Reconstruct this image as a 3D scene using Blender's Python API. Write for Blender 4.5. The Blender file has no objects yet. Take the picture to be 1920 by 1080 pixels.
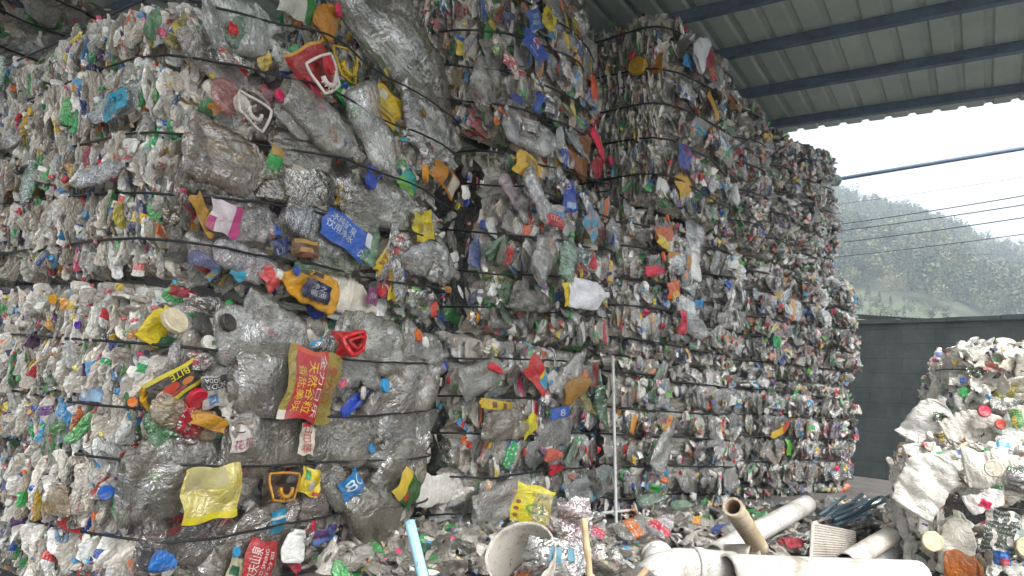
import bpy, bmesh, math, random
import numpy as np
from mathutils import Matrix, Vector
R = math.radians
scene = bpy.context.scene
# ------------------------------------------------------------------ camera
F_PX = 1340.0; PITCH = R(8.43); ROLL = R(3.95); EYE = np.array([0.0, 0.0, 0.80])
_f = np.array([0, math.cos(PITCH), math.sin(PITCH)]); _r0 = np.array([1.0, 0, 0]); _u0 = np.array([0, -math.sin(PITCH), math.cos(PITCH)])
CR = _r0*math.cos(ROLL) + _u0*math.sin(ROLL); CU = _u0*math.cos(ROLL) - _r0*math.sin(ROLL); CF = _f
cd = bpy.data.cameras.new('camera'); cam = bpy.data.objects.new('camera', cd); scene.collection.objects.link(cam)
cd.sensor_width = 36; cd.lens = 36*F_PX/1920; cd.clip_start = 0.05; cd.clip_end = 2000
m = Matrix.Identity(4)
for i in range(3):
    m[i][0] = CR[i]; m[i][1] = CU[i]; m[i][2] = -CF[i]; m[i][3] = EYE[i]
cam.matrix_world = m
scene.camera = cam
# ------------------------------------------------------------------ world, sun, exposure
SUN_EL = 48; SUN_AZ = 150      # azimuth clockwise from +Y
w = bpy.data.worlds.new('World'); scene.world = w; w.use_nodes = True
nt = w.node_tree; bg = nt.nodes['Background']
sky = nt.nodes.new('ShaderNodeTexSky'); sky.sky_type = 'NISHITA'; sky.sun_disc = False
sky.sun_elevation = R(SUN_EL); sky.sun_rotation = R(SUN_AZ); sky.air_density = 1.0; sky.dust_density = 6.0; sky.ozone_density = 1.0
hs = nt.nodes.new('ShaderNodeHueSaturation'); hs.inputs['Saturation'].default_value = 0.14
nt.links.new(sky.outputs[0], hs.inputs['Color']); nt.links.new(hs.outputs[0], bg.inputs[0]); bg.inputs[1].default_value = 0.15
sd = bpy.data.lights.new('sun', 'SUN'); sd.energy = 1.3; sd.angle = R(25); sd.color = (1, .97, .93)
so = bpy.data.objects.new('sun', sd); scene.collection.objects.link(so)
so.rotation_euler = (R(90-SUN_EL), 0, R(180-SUN_AZ))
vs = scene.view_settings; vs.view_transform = 'Standard'; vs.look = 'None'; vs.gamma = 1; vs.exposure = 1.78
scene.cycles.max_bounces = 7; scene.cycles.diffuse_bounces = 3; scene.cycles.glossy_bounces = 2
scene.cycles.transmission_bounces = 3; scene.cycles.transparent_max_bounces = 8; scene.cycles.volume_bounces = 0
# ------------------------------------------------------------------ geometry helpers
def ray(px, py):
    d = CF + CR*(px-960)/F_PX - CU*(py-540)/F_PX
    return d
def at_depth(px, py, y):            # point on the pixel's ray at world distance y in front
    d = ray(px, py); return EYE + d*(y/d[1])
def at_z(px, py, z):
    d = ray(px, py); return EYE + d*((z-EYE[2])/d[2])
def at_plane(px, py, p, n):
    d = ray(px, py); return EYE + d*(np.dot(p-EYE, n)/np.dot(d, n))
def lin(h):
    h = h.lstrip('#'); c = [int(h[i:i+2], 16)/255 for i in (0, 2, 4)]
    return tuple((x/12.92 if x <= .04045 else ((x+.055)/1.055)**2.4) for x in c)
def mesh_np(name, V, F, mat=None, smooth=False, tint=None, uv=None, mi=None, mats=None):
    me = bpy.data.meshes.new(name)
    V = np.asarray(V, np.float32); F = np.asarray(F, np.int32); n = F.shape[1]
    me.vertices.add(len(V)); me.vertices.foreach_set('co', V.ravel())
    me.loops.add(F.size); me.loops.foreach_set('vertex_index', F.ravel())
    me.polygons.add(len(F)); me.polygons.foreach_set('loop_start', np.arange(len(F), dtype=np.int32)*n)
    me.polygons.foreach_set('loop_total', np.full(len(F), n, np.int32))
    if mi is not None: me.polygons.foreach_set('material_index', np.asarray(mi, np.int32))
    me.polygons.foreach_set('use_smooth', np.full(len(F), bool(smooth)))
    if tint is not None:
        a = me.attributes.new('tint', 'FLOAT_COLOR', 'FACE'); a.data.foreach_set('color', np.asarray(tint, np.float32).ravel())
    if uv is not None:
        l = me.uv_layers.new(name='UVMap'); l.data.foreach_set('uv', np.asarray(uv, np.float32)[F.ravel()].ravel())
    for mm in (mats if mats else [mat]):
        if mm: me.materials.append(mm)
    me.update(calc_edges=True)
    return me
def link(name, me, parent=None, kind=None):
    o = bpy.data.objects.new(name, me); scene.collection.objects.link(o)
    if parent: o.parent = parent
    if kind: o['kind'] = kind
    return o
def tag(o, label, cat, group=None, kind=None):
    o['label'] = label
    o['category'] = cat
    if group: o['group'] = group
    if kind: o['kind'] = kind
    return o
def empty(name, loc, rz=0):
    o = bpy.data.objects.new(name, None); scene.collection.objects.link(o); o.location = loc; o.rotation_euler = (0, 0, rz)
    o.empty_display_size = .1
    return o
class MB:
    def __init__(s): s.v = []; s.f = []
    def add(s, V, F):
        o = len(s.v); s.v += [tuple(p) for p in V]; s.f += [tuple(i+o for i in f) for f in F]
    def box(s, a, b, M=None):
        V = [(x, y, z) for x in (a[0], b[0]) for y in (a[1], b[1]) for z in (a[2], b[2])]
        if M is not None: V = [tuple(M @ Vector(p)) for p in V]
        s.add(V, [(0,1,3,2), (4,6,7,5), (0,4,5,1), (2,3,7,6), (0,2,6,4), (1,5,7,3)])
    def tube(s, P, r, n=10, caps=True):
        P = [np.array(p, float) for p in P]; rings = []
        rr = r if hasattr(r, '__len__') else [r]*len(P)
        up = np.array([0.13, .21, .97])
        for i, p in enumerate(P):
            t = P[min(i+1, len(P)-1)] - P[max(i-1, 0)]; t = t/(np.linalg.norm(t)+1e-9)
            a = np.cross(t, up)
            if np.linalg.norm(a) < 1e-3: a = np.cross(t, (1, 0, 0))
            a /= np.linalg.norm(a); b = np.cross(t, a)
            rings.append([p + rr[i]*(a*math.cos(k*2*math.pi/n) + b*math.sin(k*2*math.pi/n)) for k in range(n)])
        V = [q for g in rings for q in g]
        Fc = [(i*n+k, i*n+(k+1) % n, (i+1)*n+(k+1) % n, (i+1)*n+k) for i in range(len(P)-1) for k in range(n)]
        if caps: Fc += [tuple(range(n))[::-1], tuple((len(P)-1)*n+k for k in range(n))]
        s.add(V, Fc)
    def build(s, name, mat, parent=None, smooth=False, auto=None):
        me = bpy.data.meshes.new(name); me.from_pydata(s.v, [], s.f); me.materials.append(mat)
        if smooth:
            for p in me.polygons: p.use_smooth = len(p.vertices) == 4
        me.update()
        return link(name, me, parent)
# ------------------------------------------------------------------ materials
def newmat(name):
    mt = bpy.data.materials.new(name); mt.use_nodes = True; t = mt.node_tree
    return mt, t, t.nodes, t.links, t.nodes['Principled BSDF']
def simple(name, col, rough=.5, col2=None, scale=8, bump=0, bscale=30, spec=.5, metal=0, detail=6, lo=.4, hi=.65, bdist=.01):
    mt, t, N, L, p = newmat(name)
    p.inputs['Roughness'].default_value = rough; p.inputs['Metallic'].default_value = metal
    p.inputs['Specular IOR Level'].default_value = spec; p.inputs['Base Color'].default_value = (*col, 1)
    tc = N.new('ShaderNodeTexCoord')
    if col2:
        n = N.new('ShaderNodeTexNoise'); n.inputs['Scale'].default_value = scale; n.inputs['Detail'].default_value = detail
        n.inputs['Roughness'].default_value = .65
        L.new(tc.outputs['Object'], n.inputs['Vector'])
        cr = N.new('ShaderNodeValToRGB'); cr.color_ramp.elements[0].position = lo; cr.color_ramp.elements[1].position = hi
        cr.color_ramp.elements[0].color = (*col, 1); cr.color_ramp.elements[1].color = (*col2, 1)
        L.new(n.outputs['Fac'], cr.inputs['Fac']); L.new(cr.outputs[0], p.inputs['Base Color'])
    if bump:
        n = N.new('ShaderNodeTexNoise'); n.inputs['Scale'].default_value = bscale; n.inputs['Detail'].default_value = 5
        L.new(tc.outputs['Object'], n.inputs['Vector'])
        b = N.new('ShaderNodeBump'); b.inputs['Strength'].default_value = bump; b.inputs['Distance'].default_value = bdist
        L.new(n.outputs['Fac'], b.inputs['Height']); L.new(b.outputs[0], p.inputs['Normal'])
    return mt
def crumple(N, L, p, scale=28, dist=.008, strength=.8, coord='Object'):
    tc = N.new('ShaderNodeTexCoord')
    nz = N.new('ShaderNodeTexNoise'); nz.inputs['Scale'].default_value = scale*.45; nz.inputs['Detail'].default_value = 2
    L.new(tc.outputs[coord], nz.inputs['Vector'])
    mx = N.new('ShaderNodeMixRGB'); mx.inputs[0].default_value = .09
    L.new(tc.outputs[coord], mx.inputs[1]); L.new(nz.outputs['Color'], mx.inputs[2])
    v = N.new('ShaderNodeTexVoronoi'); v.inputs['Scale'].default_value = scale
    L.new(mx.outputs[0], v.inputs['Vector'])
    v2 = N.new('ShaderNodeTexVoronoi'); v2.inputs['Scale'].default_value = scale*2.7
    L.new(mx.outputs[0], v2.inputs['Vector'])
    ad = N.new('ShaderNodeMath'); ad.operation = 'MULTIPLY_ADD'; ad.inputs[1].default_value = .4
    L.new(v2.outputs['Distance'], ad.inputs[0]); L.new(v.outputs['Distance'], ad.inputs[2])
    rn = N.new('ShaderNodeTexNoise'); rn.inputs['Scale'].default_value = scale*1.5; rn.inputs['Detail'].default_value = 3; rn.inputs['Roughness'].default_value = .55; L.new(mx.outputs[0], rn.inputs['Vector'])
    r1 = N.new('ShaderNodeMath'); r1.operation = 'SUBTRACT'; r1.inputs[1].default_value = .5; L.new(rn.outputs['Fac'], r1.inputs[0])
    r2 = N.new('ShaderNodeMath'); r2.operation = 'ABSOLUTE'; L.new(r1.outputs[0], r2.inputs[0])
    r3 = N.new('ShaderNodeMath'); r3.operation = 'MULTIPLY_ADD'; r3.inputs[1].default_value = -3.2; L.new(r2.outputs[0], r3.inputs[0]); L.new(ad.outputs[0], r3.inputs[2]); ad = r3
    b = N.new('ShaderNodeBump'); b.inputs['Strength'].default_value = strength; b.inputs['Distance'].default_value = dist
    L.new(ad.outputs[0], b.inputs['Height']); L.new(b.outputs[0], p.inputs['Normal'])
    return tc
def pet(name, src, alpha=.6, scale=28, rough=.2, bump=.8, dirt=.38):
    """crushed clear plastic: thin shiny wall, see-through, dirt in blotches; tint from the object's or face's own colour"""
    mt, t, N, L, p = newmat(name)
    tc = crumple(N, L, p, scale, .007, bump)
    if src == 'object':
        s = N.new('ShaderNodeObjectInfo'); col = s.outputs['Color']
    else:
        s = N.new('ShaderNodeAttribute'); s.attribute_name = 'tint'; col = s.outputs['Color']
    n = N.new('ShaderNodeTexNoise'); n.inputs['Scale'].default_value = 9; n.inputs['Detail'].default_value = 7; n.inputs['Roughness'].default_value = .7
    L.new(tc.outputs['Object'], n.inputs['Vector'])
    cr = N.new('ShaderNodeValToRGB'); cr.color_ramp.elements[0].position = .42; cr.color_ramp.elements[1].position = .72
    cr.color_ramp.elements[0].color = (0, 0, 0, 1); cr.color_ramp.elements[1].color = (.75, .75, .75, 1)
    L.new(n.outputs['Fac'], cr.inputs[0])
    mx = N.new('ShaderNodeMixRGB'); L.new(cr.outputs[0], mx.inputs[0]); L.new(col, mx.inputs[1]); mx.inputs[2].default_value = (.22, .185, .145, 1)
    L.new(mx.outputs[0], p.inputs['Base Color'])
    df = N.new('ShaderNodeBsdfDiffuse'); L.new(mx.outputs[0], df.inputs['Color']); gl = N.new('ShaderNodeBsdfGlossy'); gl.inputs['Roughness'].default_value = rough
    gl.inputs['Color'].default_value = (1, 1, 1, 1); bn = p.inputs['Normal'].links[0].from_socket; L.new(bn, df.inputs['Normal']); L.new(bn, gl.inputs['Normal'])
    fr = N.new('ShaderNodeFresnel'); fr.inputs['IOR'].default_value = 1.58; L.new(bn, fr.inputs['Normal'])
    fm = N.new('ShaderNodeMath'); fm.operation = 'MULTIPLY_ADD'; fm.inputs[1].default_value = 1.6; fm.inputs[2].default_value = .03; fm.use_clamp = True; L.new(fr.outputs[0], fm.inputs[0])
    # both walls of the bottle mirror the light, so the gloss counts double
    low = df.outputs[0]
    if alpha < 1:
        tr = N.new('ShaderNodeBsdfTransparent'); tm = N.new('ShaderNodeMixRGB'); tm.inputs[0].default_value = .35; L.new(col, tm.inputs[2]); tm.inputs[1].default_value = (1, 1, 1, 1); L.new(tm.outputs[0], tr.inputs['Color'])
        ad = N.new('ShaderNodeMath'); ad.operation = 'MULTIPLY_ADD'; ad.inputs[1].default_value = dirt; ad.inputs[2].default_value = alpha; ad.use_clamp = True; L.new(cr.outputs[0], ad.inputs[0])
        m1 = N.new('ShaderNodeMixShader'); L.new(ad.outputs[0], m1.inputs[0]); L.new(tr.outputs[0], m1.inputs[1]); L.new(df.outputs[0], m1.inputs[2]); low = m1.outputs[0]
    m2 = N.new('ShaderNodeMixShader'); L.new(fm.outputs[0], m2.inputs[0]); L.new(low, m2.inputs[1]); L.new(gl.outputs[0], m2.inputs[2])
    L.new(m2.outputs[0], N['Material Output'].inputs['Surface'] if 'Material Output' in N else [n_ for n_ in N if n_.type == 'OUTPUT_MATERIAL'][0].inputs['Surface']); N.remove(p)
    return mt
PET = pet('clear_plastic', 'object', .15, 28, .09, .8)
FILM = pet('clear_film', 'object', .03, 26, .09, .6, .12)
TINT_FILM = pet('tinted_film', 'object', .62, 26, .2, .6)
PET_STUFF = pet('crushed_plastic', 'face', 1, 36, .2, .7)
def solid(name, src, print_=False, rough=.38):
    mt, t, N, L, p = newmat(name)
    tc = crumple(N, L, p, 22, .006, .7)
    if src == 'object':
        s = N.new('ShaderNodeObjectInfo')
    else:
        s = N.new('ShaderNodeAttribute'); s.attribute_name = 'tint'
    col = s.outputs['Color']
    if print_:
        # printed blocks: a second colour field, a band and small irregular marks in rows
        rnd = s.outputs['Random']
        uvn = N.new('ShaderNodeUVMap'); sx = N.new('ShaderNodeSeparateXYZ'); L.new(uvn.outputs[0], sx.inputs[0])
        off = N.new('ShaderNodeVectorMath'); off.operation = 'MULTIPLY_ADD'; off.inputs[1].default_value = (1, 1, 1)
        cx = N.new('ShaderNodeCombineXYZ'); 
        m10 = N.new('ShaderNodeMath'); m10.operation = 'MULTIPLY'; m10.inputs[1].default_value = 37; L.new(rnd, m10.inputs[0])
        L.new(m10.outputs[0], cx.inputs[2]); L.new(m10.outputs[0], cx.inputs[0])
        L.new(uvn.outputs[0], off.inputs[0]); L.new(cx.outputs[0], off.inputs[2])
        n1 = N.new('ShaderNodeTexNoise'); n1.inputs['Scale'].default_value = 2.2; n1.inputs['Detail'].default_value = 1; L.new(off.outputs[0], n1.inputs['Vector'])
        c1 = N.new('ShaderNodeValToRGB'); c1.color_ramp.interpolation = 'CONSTANT'
        c1.color_ramp.elements[0].position = 0; c1.color_ramp.elements[0].color = (0, 0, 0, 1)
        c1.color_ramp.elements[1].position = .57; c1.color_ramp.elements[1].color = (1, 1, 1, 1)
        L.new(n1.outputs['Fac'], c1.inputs[0])
        huep = N.new('ShaderNodeValToRGB'); huep.color_ramp.interpolation = 'CONSTANT'
        cols = ['#e8e4d8', '#e2c22a', '#c8202a', '#e8e4d8', '#1f7a3c', '#1d4fa0', '#efeae0', '#d86a1c']
        els = huep.color_ramp.elements
        els[0].position = 0; els[0].color = (*lin(cols[0]), 1); els[1].position = 1/8; els[1].color = (*lin(cols[1]), 1)
        for i in range(2, 8):
            e = els.new(i/8); e.color = (*lin(cols[i]), 1)
        L.new(rnd, huep.inputs[0])
        mxa = N.new('ShaderNodeMixRGB'); L.new(c1.outputs[0], mxa.inputs[0]); L.new(col, mxa.inputs[1]); L.new(huep.outputs[0], mxa.inputs[2])
        # rows of marks
        mp = N.new('ShaderNodeMapping'); mp.inputs['Scale'].default_value = (26, 9, 1); L.new(off.outputs[0], mp.inputs['Vector'])
        n2 = N.new('ShaderNodeTexNoise'); n2.inputs['Scale'].default_value = 1; n2.inputs['Detail'].default_value = 3; L.new(mp.outputs[0], n2.inputs['Vector'])
        w2 = N.new('ShaderNodeMath'); w2.operation = 'MULTIPLY'; w2.inputs[1].default_value = 30; L.new(sx.outputs['Y'], w2.inputs[0])
        w3 = N.new('ShaderNodeMath'); w3.operation = 'SINE'; L.new(w2.outputs[0], w3.inputs[0])
        g1 = N.new('ShaderNodeMath'); g1.operation = 'GREATER_THAN'; g1.inputs[1].default_value = .0; L.new(w3.outputs[0], g1.inputs[0])
        g2 = N.new('ShaderNodeMath'); g2.operation = 'GREATER_THAN'; g2.inputs[1].default_value = .56; L.new(n2.outputs['Fac'], g2.inputs[0])
        g3 = N.new('ShaderNodeMath'); g3.operation = 'MULTIPLY'; L.new(g1.outputs[0], g3.inputs[0]); L.new(g2.outputs[0], g3.inputs[1])
        g4 = N.new('ShaderNodeMath'); g4.operation = 'MULTIPLY'; g4.inputs[1].default_value = .8; L.new(g3.outputs[0], g4.inputs[0])
        iv = N.new('ShaderNodeInvert'); L.new(mxa.outputs[0], iv.inputs['Color'])
        mxb = N.new('ShaderNodeMixRGB'); L.new(g4.outputs[0], mxb.inputs[0]); L.new(mxa.outputs[0], mxb.inputs[1]); L.new(iv.outputs[0], mxb.inputs[2])
        col = mxb.outputs[0]
    hv = N.new('ShaderNodeHueSaturation'); hv.inputs['Saturation'].default_value = 1.2; hv.inputs['Value'].default_value = .68 if print_ or 'label' in name else .85; L.new(col, hv.inputs['Color']); col = hv.outputs[0]
    n = N.new('ShaderNodeTexNoise'); n.inputs['Scale'].default_value = 14; n.inputs['Detail'].default_value = 8; n.inputs['Roughness'].default_value = .75
    L.new(tc.outputs['Object'], n.inputs['Vector'])
    cr = N.new('ShaderNodeValToRGB'); cr.color_ramp.elements[0].position = .42; cr.color_ramp.elements[1].position = .72
    cr.color_ramp.elements[0].color = (0, 0, 0, 1); cr.color_ramp.elements[1].color = (.55, .55, .55, 1)
    L.new(n.outputs['Fac'], cr.inputs[0])
    mx = N.new('ShaderNodeMixRGB'); L.new(cr.outputs[0], mx.inputs[0]); L.new(col, mx.inputs[1]); mx.inputs[2].default_value = (.15, .125, .10, 1)
    L.new(mx.outputs[0], p.inputs['Base Color']); p.inputs['Roughness'].default_value = rough
    return mt
CAP = solid('cap_plastic', 'object', rough=.35)
SOLID = solid('coloured_plastic', 'object', rough=.4)
LABEL = solid('printed_label', 'object', True, rough=.4)
PLAINLABEL = solid('plain_label', 'object', False, rough=.38)
INK = {}
def ink(h):
    if h not in INK: INK[h] = simple('ink_'+h.strip('#'), tuple(.62*x for x in lin(h)), .42, tuple(.3*x+.07 for x in lin(h)), 14, .5, 60, lo=.45, hi=.75, bdist=.004)
    return INK[h]
STRAP = simple('strap_wire', (.012, .013, .014), .45, spec=.4)
# ------------------------------------------------------------------ crushed bottles
def crease(P, rs, amp, k0, n=5):
    """sum of folded plane waves: gives crumple ridges"""
    h = np.zeros(len(P))
    for i in range(n):
        d = rs.normal(size=3); d /= np.linalg.norm(d); k = k0*(1.6**(i % 3))*rs.uniform(.7, 1.3)
        h += np.abs(np.sin(P@d*k + rs.uniform(0, 6.28)))/(1.6**(i % 3))
    return (h/n - .45)*amp*2.2
PROF = {'water': [(0, .55), (.03, .9), (.1, 1), (.55, 1), (.62, .93), (.75, .8), (.85, .5), (.9, .3), (1, .3)],
        'cola':  [(0, .5), (.04, .85), (.1, 1), (.3, .9), (.45, .86), (.6, 1), (.72, .9), (.84, .5), (.9, .3), (1, .3)],
        'jug':   [(0, .7), (.02, .97), (.08, 1), (.65, 1), (.75, .93), (.85, .6), (.9, .28), (1, .28)],
        'tub':   [(0, .85), (.05, .9), (.9, 1), (.96, 1.04), (1, 1.02)],
        'jar':   [(0, .8), (.05, .98), (.2, 1), (.78, 1), (.88, .75), (.92, .62), (1, .62)]}
def bottle(seed, kind, L=.21, Rr=.033, nu=20, nv=22, flat=.38, ribs=0, lab=(.3, .6), bend=.12, amp=.28, stump=1.0):
    rs = np.random.RandomState(seed)
    pr = PROF[kind]; t = np.linspace(0, stump, nv); rad = np.interp(t, [a for a, b in pr], [b for a, b in pr])*Rr
    if ribs: rad = rad*(1+(.022 if kind == 'jug' else .06)*np.sin(2*np.pi*ribs*t)*(t < .8))
    squash = flat + (1-flat)*np.clip((t-.84)/.08, 0, 1)*.8           # the neck stays round
    th = np.linspace(0, 2*np.pi, nu, endpoint=False)
    T, TH = np.meshgrid(t, th, indexing='ij'); RA = rad[:, None]; SQ = squash[:, None]
    wid = 1 + (1-SQ)*.5*(1+.25*np.sin(T*rs.uniform(4, 11)+rs.uniform(0, 6)))
    c, s = np.cos(TH), np.sin(TH)
    X = T*L - L/2; Y = RA*wid*np.sign(c)*np.abs(c)**.85; Z = RA*SQ*np.sign(s)*np.abs(s)**.9
    P = np.stack([X, Y, Z], -1).reshape(-1, 3)
    nrm = np.stack([0*X, c*SQ, s], -1).reshape(-1, 3); nrm /= np.linalg.norm(nrm, axis=1)[:, None]
    body = (1-np.clip((T.ravel()-.8)/.1, 0, 1))
    P = P + nrm*(crease(P, rs, Rr*amp, 2.6/Rr*.5)*body)[:, None]
    xs = P[:, 0]/L
    a, b_ = rs.uniform(-1, 1, 2)*bend; tw = rs.uniform(-.5, .5)
    def deform(P):
        xs = P[:, 0]/L
        ca, sa = np.cos(tw*xs), np.sin(tw*xs)
        y = P[:, 1]*ca - P[:, 2]*sa; z = P[:, 1]*sa + P[:, 2]*ca
        return np.stack([P[:, 0], y + a*L*4*xs*xs*.5, z + b_*L*2*xs*xs*.5], -1)
    Fq = [(i*nu+k, i*nu+(k+1) % nu, (i+1)*nu+(k+1) % nu, (i+1)*nu+k) for i in range(nv-1) for k in range(nu)]
    Pd = deform(P)
    # bottom (dented inward)
    c0 = len(Pd); ring = P[:nu].copy(); ctr = ring.mean(0); inner = ctr + (ring-ctr)*.45; inner[:, 0] += L*.03
    Pd = np.vstack([Pd, deform(inner)]); Fq += [(c0+k, c0+(k+1) % nu, (k+1) % nu, k) for k in range(nu)]
    inner2 = ctr + (ring-ctr)*.05; inner2[:, 0] += L*.01; Pd = np.vstack([Pd, deform(inner2)])
    Fq += [(c0+nu+k, c0+nu+(k+1) % nu, c0+(k+1) % nu, c0+k) for k in range(nu)]
    out = {'V': Pd, 'F': np.array(Fq), 'L': L, 'R': Rr}
    # label: sleeve round the body, or only the shown half, 1 mm proud
    i0, i1 = int(lab[0]*(nv-1)), max(int(lab[1]*(nv-1)), int(lab[0]*(nv-1))+2)
    idx = np.arange(i0, i1+1)
    G = P.reshape(nv, nu, 3)[idx]; Gn = nrm.reshape(nv, nu, 3)[idx]; G = G + Gn*.0014
    G = np.concatenate([G, G[:, :1]], 1); m_, n_ = G.shape[:2]
    LV = deform(G.reshape(-1, 3)); LF = [(i*n_+k, i*n_+k+1, (i+1)*n_+k+1, (i+1)*n_+k) for i in range(m_-1) for k in range(n_-1)]
    uu, vv = np.meshgrid(np.linspace(0, 1, m_)*(lab[1]-lab[0])*L*8, np.linspace(0, 1, n_)*2, indexing='ij')
    out['LV'] = LV; out['LF'] = np.array(LF); out['LUV'] = np.stack([vv.ravel(), uu.ravel()], -1)
    # cap
    nc = 14; cr_ = rad[-1]*1.18; xx = L/2
    prof = [(-.016, .96), (-.015, 1.0), (.002, 1.0), (.004, .9), (.004, .02)]
    CV = []
    for q, (dx, k) in enumerate(prof):
        for j in range(nc):
            an = j*2*np.pi/nc; rg = 1+(.03 if j % 2 and q in (1, 2) else 0)
            CV.append((xx+dx*cr_/.014, math.cos(an)*cr_*k*rg, math.sin(an)*cr_*k*rg*.9))
    CFc = [(i*nc+k, i*nc+(k+1) % nc, (i+1)*nc+(k+1) % nc, (i+1)*nc+k) for i in range(len(prof)-1) for k in range(nc)]
    out['CV'] = deform(np.array(CV)); out['CF'] = np.array(CFc)
    return out
def sheet(seed, w=.1, h=.08, n=12, amp=.012, curl=.2):
    """crumpled rectangle of film or label, 1.2 mm thick"""
    rs = np.random.RandomState(seed); g = np.linspace(-.5, .5, n)
    X, Y = np.meshgrid(g*w, g*h, indexing='ij')
    e = 1+.06*np.sin(rs.uniform(0, 6)+8*Y/h); P = np.stack([X*e, Y*(1+.06*np.sin(rs.uniform(0, 6)+9*X/w)), 0*X], -1).reshape(-1, 3)
    P[:, 2] = crease(P, rs, amp, 3.0/max(w, h), 6) - curl*(P[:, 0]**2/w) - curl*.6*(P[:, 1]**2/h)
    Fq = [(i*n+k, (i+1)*n+k, (i+1)*n+k+1, i*n+k+1) for i in range(n-1) for k in range(n-1)]
    back = P.copy(); back[:, 2] -= .0012; o = n*n
    Fb = [(a+o, d+o, c+o, b+o) for a, b, c, d in Fq]
    rim = [i*n for i in range(n)] + [(n-1)*n+k for k in range(1, n)] + [i*n+n-1 for i in range(n-2, -1, -1)] + [k for k in range(n-2, 0, -1)]
    Fr = [(rim[i], rim[i]+o, rim[(i+1) % len(rim)]+o, rim[(i+1) % len(rim)]) for i in range(len(rim))]
    UV = np.stack([X.ravel()/w+.5, Y.ravel()/h+.5], -1)
    return {'V': np.vstack([P, back]), 'F': np.array(Fq+Fb+Fr), 'UV': np.vstack([UV, UV]), 'grid': P.reshape(n, n, 3), 'n': n, 'w': w, 'h': h}

KINDS = [('water', .20, .032, 5), ('water', .22, .033, 9), ('cola', .22, .034, 0), ('water', .21, .036, 0), ('cola', .24, .038, 4),
         ('jug', .27, .058, 6), ('jug', .30, .07, 7), ('water', .26, .043, 8), ('jar', .14, .04, 0), ('cola', .23, .035, 0),
         ('water', .19, .034, 12), ('jug', .26, .06, 9), ('water', .23, .036, 7), ('cola', .25, .04, 8)]
PRO = []          # detailed prototypes with their Blender meshes
for i in range(28):
    k, L_, R_, rb = KINDS[i % len(KINDS)]
    b = bottle(100+i, k, L_, R_, 26 if k == 'jug' else 22, 38 if k == 'jug' else 28, .30+.12*((i*7) % 5)/5, rb, lab=((.18, .5), (.3, .62), (.25, .5), (.35, .68))[i % 4], amp=.30 if k != 'jug' else .36, bend=.18)
    PRO.append({'kind': k, 'L': L_, 'R': R_, 'body': mesh_np('crushed_bottle', b['V'], b['F'], PET, smooth=False),
                'label': mesh_np('label', b['LV'], b['LF'], LABEL, smooth=False, uv=b['LUV']),
                'cap': mesh_np('cap', b['CV'], b['CF'], CAP, smooth=False), 'raw': b})
WHITE_PET = pet('milky_plastic', 'object', 1, 20, .35)
for pz in PRO:
    pz['opaque'] = pz['body'].copy(); pz['opaque'].materials.clear(); pz['opaque'].materials.append(SOLID)
# simplified ones for the mass inside: V, F, part index per face (0 wall, 1 cap, 2 label)
LOW = []
for i in range(24):
    k, L_, R_, rb = KINDS[(i*5) % len(KINDS)]
    sc_ = .8 if k == 'jug' else 1
    b = bottle(300+i, k, L_*sc_, R_*sc_, 9, 9, .34, 0, lab=(.25, .6), amp=.55, bend=.3)
    cv = b['CV'].reshape(5, 14, 3)[1:4, ::2]; nc = 7
    cf = np.array([(a*nc+q, a*nc+(q+1) % nc, (a+1)*nc+(q+1) % nc, (a+1)*nc+q) for a in range(2) for q in range(nc)])
    V = np.vstack([b['V'], b['LV']+0, cv.reshape(-1, 3)]); o1 = len(b['V']); o2 = o1+len(b['LV'])
    Fq = np.vstack([b['F'], b['LF']+o1, cf+o2]); pt = np.r_[np.zeros(len(b['F'])), np.full(len(b['LF']), 2), np.ones(len(cf))]
    LOW.append((V, Fq, pt.astype(int)))
for i in range(6):
    b = sheet(400+i, .11, .09, 6, .02, .5); LOW.append((b['V'][:36], b['F'][:25], np.zeros(25, int)))
MID = []
for i in range(22):
    k, L_, R_, rb = KINDS[(i*3) % len(KINDS)]
    sc_ = .8 if k == 'jug' else 1
    b = bottle(600+i, k, L_*sc_, R_*sc_, 12, 17, .34, rb if rb else 5, lab=(.25, .6), amp=.5, bend=.35)
    cv = b['CV'].reshape(5, 14, 3)[1:4, ::2]; nc = 7
    cf = np.array([(a*nc+q, a*nc+(q+1) % nc, (a+1)*nc+(q+1) % nc, (a+1)*nc+q) for a in range(2) for q in range(nc)])
    V = np.vstack([b['V'], b['LV']+0, cv.reshape(-1, 3)]); o1 = len(b['V']); o2 = o1+len(b['LV'])
    Fq = np.vstack([b['F'], b['LF']+o1, cf+o2]); pt = np.r_[np.zeros(len(b['F'])), np.full(len(b['LF']), 2), np.ones(len(cf))]
    MID.append((V, Fq, pt.astype(int)))
CLEAR = ['#d2cec4', '#e3dfd6', '#bab4a8', '#aca598', '#938b7e', '#e9e6df', '#c8cbc9', '#d6cfc0', '#a0a099']
CLEAR_L = [lin(c) for c in CLEAR]
BRIGHT = [lin(c) for c in ['#2f9a4a', '#1f7d3a', '#2aa05a', '#1f55b8', '#2f8fd0', '#3f9fd8', '#d02434', '#e0407a', '#c81e28', '#e8c020', '#e8a020', '#f0f0ea', '#f0efe8', '#5a2a7a', '#e06a20', '#1a2f6a', '#7a5434', '#2a2a2a', '#e8d840']]
VIVID = [lin(c) for c in ['#e0bc20', '#e8c830', '#d02430', '#c81e38', '#2060c8', '#1c48b0', '#30a0d0', '#28a04c', '#60b838', '#e07828', '#e8e4dc', '#e8e0d0', '#d83868', '#503078', '#20284a']]
LABSH = []
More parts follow.
